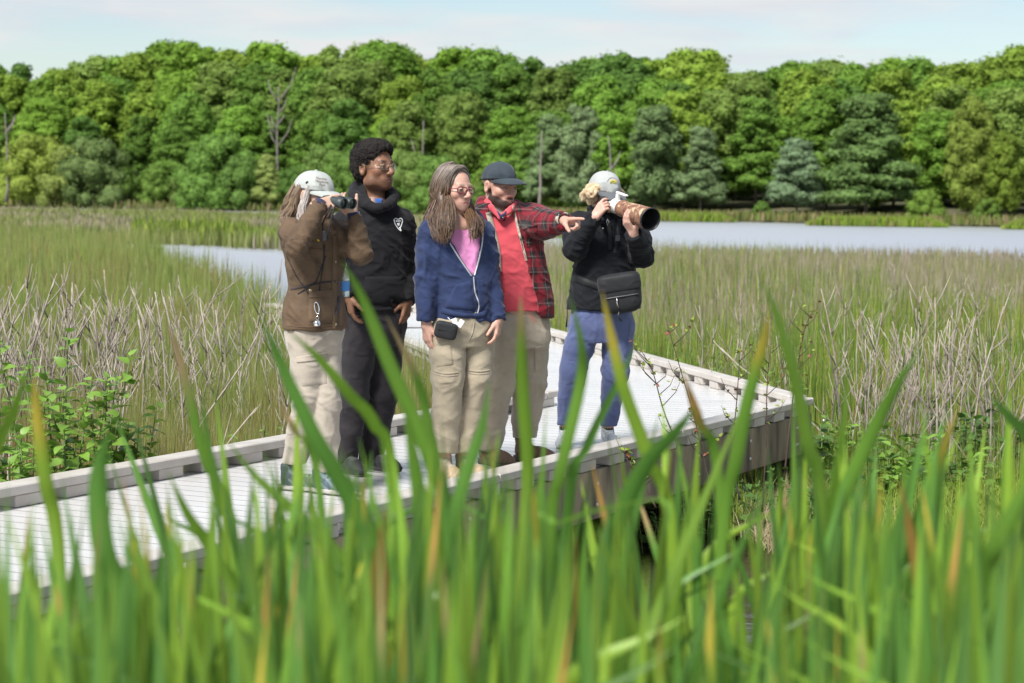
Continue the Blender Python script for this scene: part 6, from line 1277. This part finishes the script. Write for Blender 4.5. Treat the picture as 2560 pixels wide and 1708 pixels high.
# leaves that can be told apart in the photograph: tip first, pixel polyline, distance, width in photo pixels
SPEC = [
 ([(855, 652), (905, 745), (975, 915), (1075, 1150), (1130, 1400)], 3.6, 36, 0, None, 0, 'long bright green cattail leaf crossing the black hoodie'),
 ([(648, 785), (700, 905), (785, 1090), (870, 1240), (950, 1420), (990, 1600)], 3.3, 46, 1, None, 0, 'wide dark green cattail leaf crossing the pale khaki trousers'),
 ([(412, 800), (440, 870), (470, 980), (512, 1155), (590, 1370)], 3.9, 26, 0, TAN, .38, 'cattail leaf with long withered tan tip left of the tan jacket'),
 ([(725, 830), (800, 900), (875, 990), (935, 1060), (990, 1250)], 3.7, 30, 2, None, 0, 'bent cattail leaf before the khaki thigh'),
 ([(965, 790), (1010, 880), (1045, 960), (1068, 1060), (1100, 1300)], 3.9, 28, 0, TAN, .32, 'cattail leaf with reddish withered tip before the dark trousers'),
 ([(1302, 735), (1303, 820), (1308, 980), (1320, 1200), (1300, 1500)], 3.8, 32, 2, TAN, .22, 'upright cattail leaf standing before the coral polo'),
 ([(1505, 728), (1525, 830), (1560, 980), (1620, 1150), (1680, 1370)], 3.6, 36, 4, YEL, .30, 'yellow tipped cattail leaf crossing the waist pack'),
 ([(1425, 740), (1452, 860), (1450, 960), (1400, 1180), (1370, 1400)], 3.5, 32, 0, None, 0, 'green cattail leaf before the blue trousers'),
 ([(1590, 860), (1545, 960), (1470, 1120), (1420, 1300)], 3.7, 36, 1, None, 0, 'cattail leaf slanting up right across the blue trousers'),
 ([(1905, 700), (1948, 800), (1990, 945), (2025, 1120), (2060, 1330)], 3.4, 42, 2, None, 0, 'tallest green cattail leaf right of the walk end'),
 ([(1925, 780), (1905, 868), (1870, 1000), (1840, 1150), (1800, 1400)], 3.6, 34, 0, YEL, .26, 'cattail leaf with orange yellow tip beside the tallest leaf'),
 ([(2310, 860), (2245, 960), (2180, 1085), (2090, 1290), (2040, 1500)], 3.5, 38, 0, None, 0, 'cattail leaf slanting up right over the pale stalks'),
 ([(1745, 1010), (1690, 1080), (1610, 1170), (1550, 1300), (1500, 1500)], 3.3, 44, 1, None, 0, 'dark cattail leaf slanting across the front beam'),
 ([(2470, 985), (2530, 1050), (2590, 1120), (2640, 1300)], 3.4, 38, 1, None, 0, 'cattail leaf leaning in from the right edge'),
 ([(2620, 1130), (2500, 1350), (2420, 1600)], 3.0, 60, 0, None, 0, 'broad cattail leaf at the right edge of the picture'),
 ([(2120, 915), (2112, 1040), (2095, 1200), (2060, 1450)], 3.7, 34, 2, None, 0, 'upright cattail leaf right of the walk end'),
 ([(85, 935), (92, 1040), (112, 1200), (150, 1450)], 3.5, 36, 4, YEL, .35, 'yellowing cattail leaf at the left edge'),
 ([(75, 900), (30, 1040), (-20, 1150), (-60, 1350)], 3.6, 34, 2, None, 0, 'green cattail leaf leaning out of the left edge'),
 ([(275, 1075), (245, 1190), (255, 1370), (320, 1640)], 3.0, 62, 1, None, 0, 'broad dark cattail leaf at lower left'),
 ([(1706, 930), (1730, 1000), (1748, 1060), (1800, 1250)], 3.8, 26, 0, ORG, .5, 'cattail leaf with curved orange tip before the white boards'),
 ([(1640, 1400), (1668, 1262), (1560, 1262), (1400, 1310), (1290, 1400)], 3.2, 34, 0, None, 0, 'cattail leaf bent over sideways below the front beam'),
 ([(960, 1270), (955, 1400), (940, 1520), (930, 1700)], 3.0, 58, 0, ORG, .65, 'rusty orange cattail leaf at bottom centre'),
 ([(1335, 1220), (1332, 1340), (1310, 1480), (1290, 1650)], 3.2, 40, 4, YEL, .5, 'yellow cattail leaf at bottom right of centre'),
 ([(1225, 950), (1205, 1060), (1165, 1180), (1120, 1350), (1100, 1550)], 3.4, 42, 1, None, 0, 'dark cattail leaf before the khaki trousers'),
 ([(505, 985), (520, 1110), (545, 1250), (600, 1450)], 3.9, 24, 0, None, 0, 'thin cattail leaf left of the pale trousers'),
 ([(560, 1090), (640, 1190), (740, 1280), (860, 1400), (960, 1560)], 3.5, 34, 2, None, 0, 'cattail leaf leaning left over the near boards'),
 ([(700, 1000), (715, 1040), (735, 1080), (800, 1250)], 3.9, 24, 0, TAN, .5, 'small withered cattail tip beside the back kerb'),
 ([(2250, 1200), (2275, 1330), (2300, 1480), (2310, 1650)], 3.3, 34, 4, ORG, .45, 'orange streaked cattail leaf at lower right'),
 ([(2400, 1010), (2360, 1120), (2330, 1260), (2300, 1450)], 3.6, 30, 0, YEL, .3, 'cattail leaf with pale orange tip over the right bank'),
 ([(420, 1180), (470, 1290), (540, 1400), (600, 1600)], 3.4, 36, 2, None, 0, 'cattail leaf over the near left boards'),
 ([(1010, 1005), (1030, 1130), (1050, 1280), (1060, 1500)], 3.4, 40, 0, None, 0, 'straight cattail leaf before the dark shoes'),
 ([(770, 1330), (800, 1400), (860, 1500), (900, 1650)], 3.2, 44, 4, TAN, .3, 'tan edged cattail leaf at lower left of centre')]
for pl, d_, wpx, ci, tc_, tf, lb in SPEC:
    pts = [at(a, b, d_+.05*i) for i, (a, b) in enumerate(pl)]; q = np.array(pts[-1]); pv = np.array(pts[-2]); dr = nrm(q-pv)
    base = np.array((q[0]+dr[0]*.25, q[1]+.1, 0.0)); pts = pts+[(q*.45+base*.55)+np.array((0, 0, .05)), base]; e = empty('cattail', base, label=lb, category='cattail', group='single cattail leaves before the walk')
    blade_leaf(e, pts[::-1], wpx/FPX*d_*1.08, np.array(CG[ci])*rng.uniform(.85, 1.1), tc_, tf, base, roll=rng.uniform(-.5, .5), twist=rng.uniform(-.6, .6))
LBL = ('dense green cattail clump in the blurred foreground', 'cattail clumps in the foreground')
def clump(px, d_, top, n, spread=.24):
    x = X_at(px, d_); base = np.array((x, d_, 0.0)); e = empty('cattail_clump', base, label=LBL[0], category='cattails', group=LBL[1])
    for k in range(n):
        tp = at(px+(rng.normal()*130 if rng.random() < .72 else rng.normal()*330), top+abs(rng.normal())*120, d_+rng.normal()*.12); b = base+np.array((rng.normal()*.05, rng.normal()*.05, 0)); ln = tp-b; mid = b+ln*.55+np.array((-(ln[0])*.25, rng.normal()*.05, .03)); q3 = b+ln*.82+np.array((-(ln[0])*.10, 0, .01))
        if rng.random() < .14: tp = tp+np.array((rng.choice((-1, 1))*.16, 0, -.16))
        r_ = rng.random(); tc_, tf = (None, 0) if r_ < .91 else ((YEL, TAN, ORG)[rng.integers(3)], rng.uniform(.05, .22)); blade_leaf(e, [b, mid, q3, tp], rng.uniform(.015, .030), np.array(CG[rng.integers(5)])*rng.uniform(.5, 1.15), tc_, tf, base)
for i, px in enumerate(np.linspace(-120, 2680, 46)):
    open_ = 1480 < px < 2000; clump(px+rng.uniform(-40, 40), rng.uniform(2.3, 2.9), rng.uniform(1220, 1480)+(120 if open_ else 0), 7 if not open_ else 2)
for i, px in enumerate(np.linspace(-100, 2660, 56)):
    open_ = 1450 < px < 2050; low = 60 < px < 620; clump(px+rng.uniform(-40, 40), rng.uniform(2.9, 3.5), rng.uniform(1090, 1330)+(60 if open_ else 0)+(60 if low else 0), 7 if not open_ else 3)
for i, px in enumerate(np.linspace(660, 2640, 44)):
    clump(px+rng.uniform(-40, 40), rng.uniform(3.6, 4.4), rng.uniform(960, 1220), 6 if not 1480 < px < 1980 else 4)
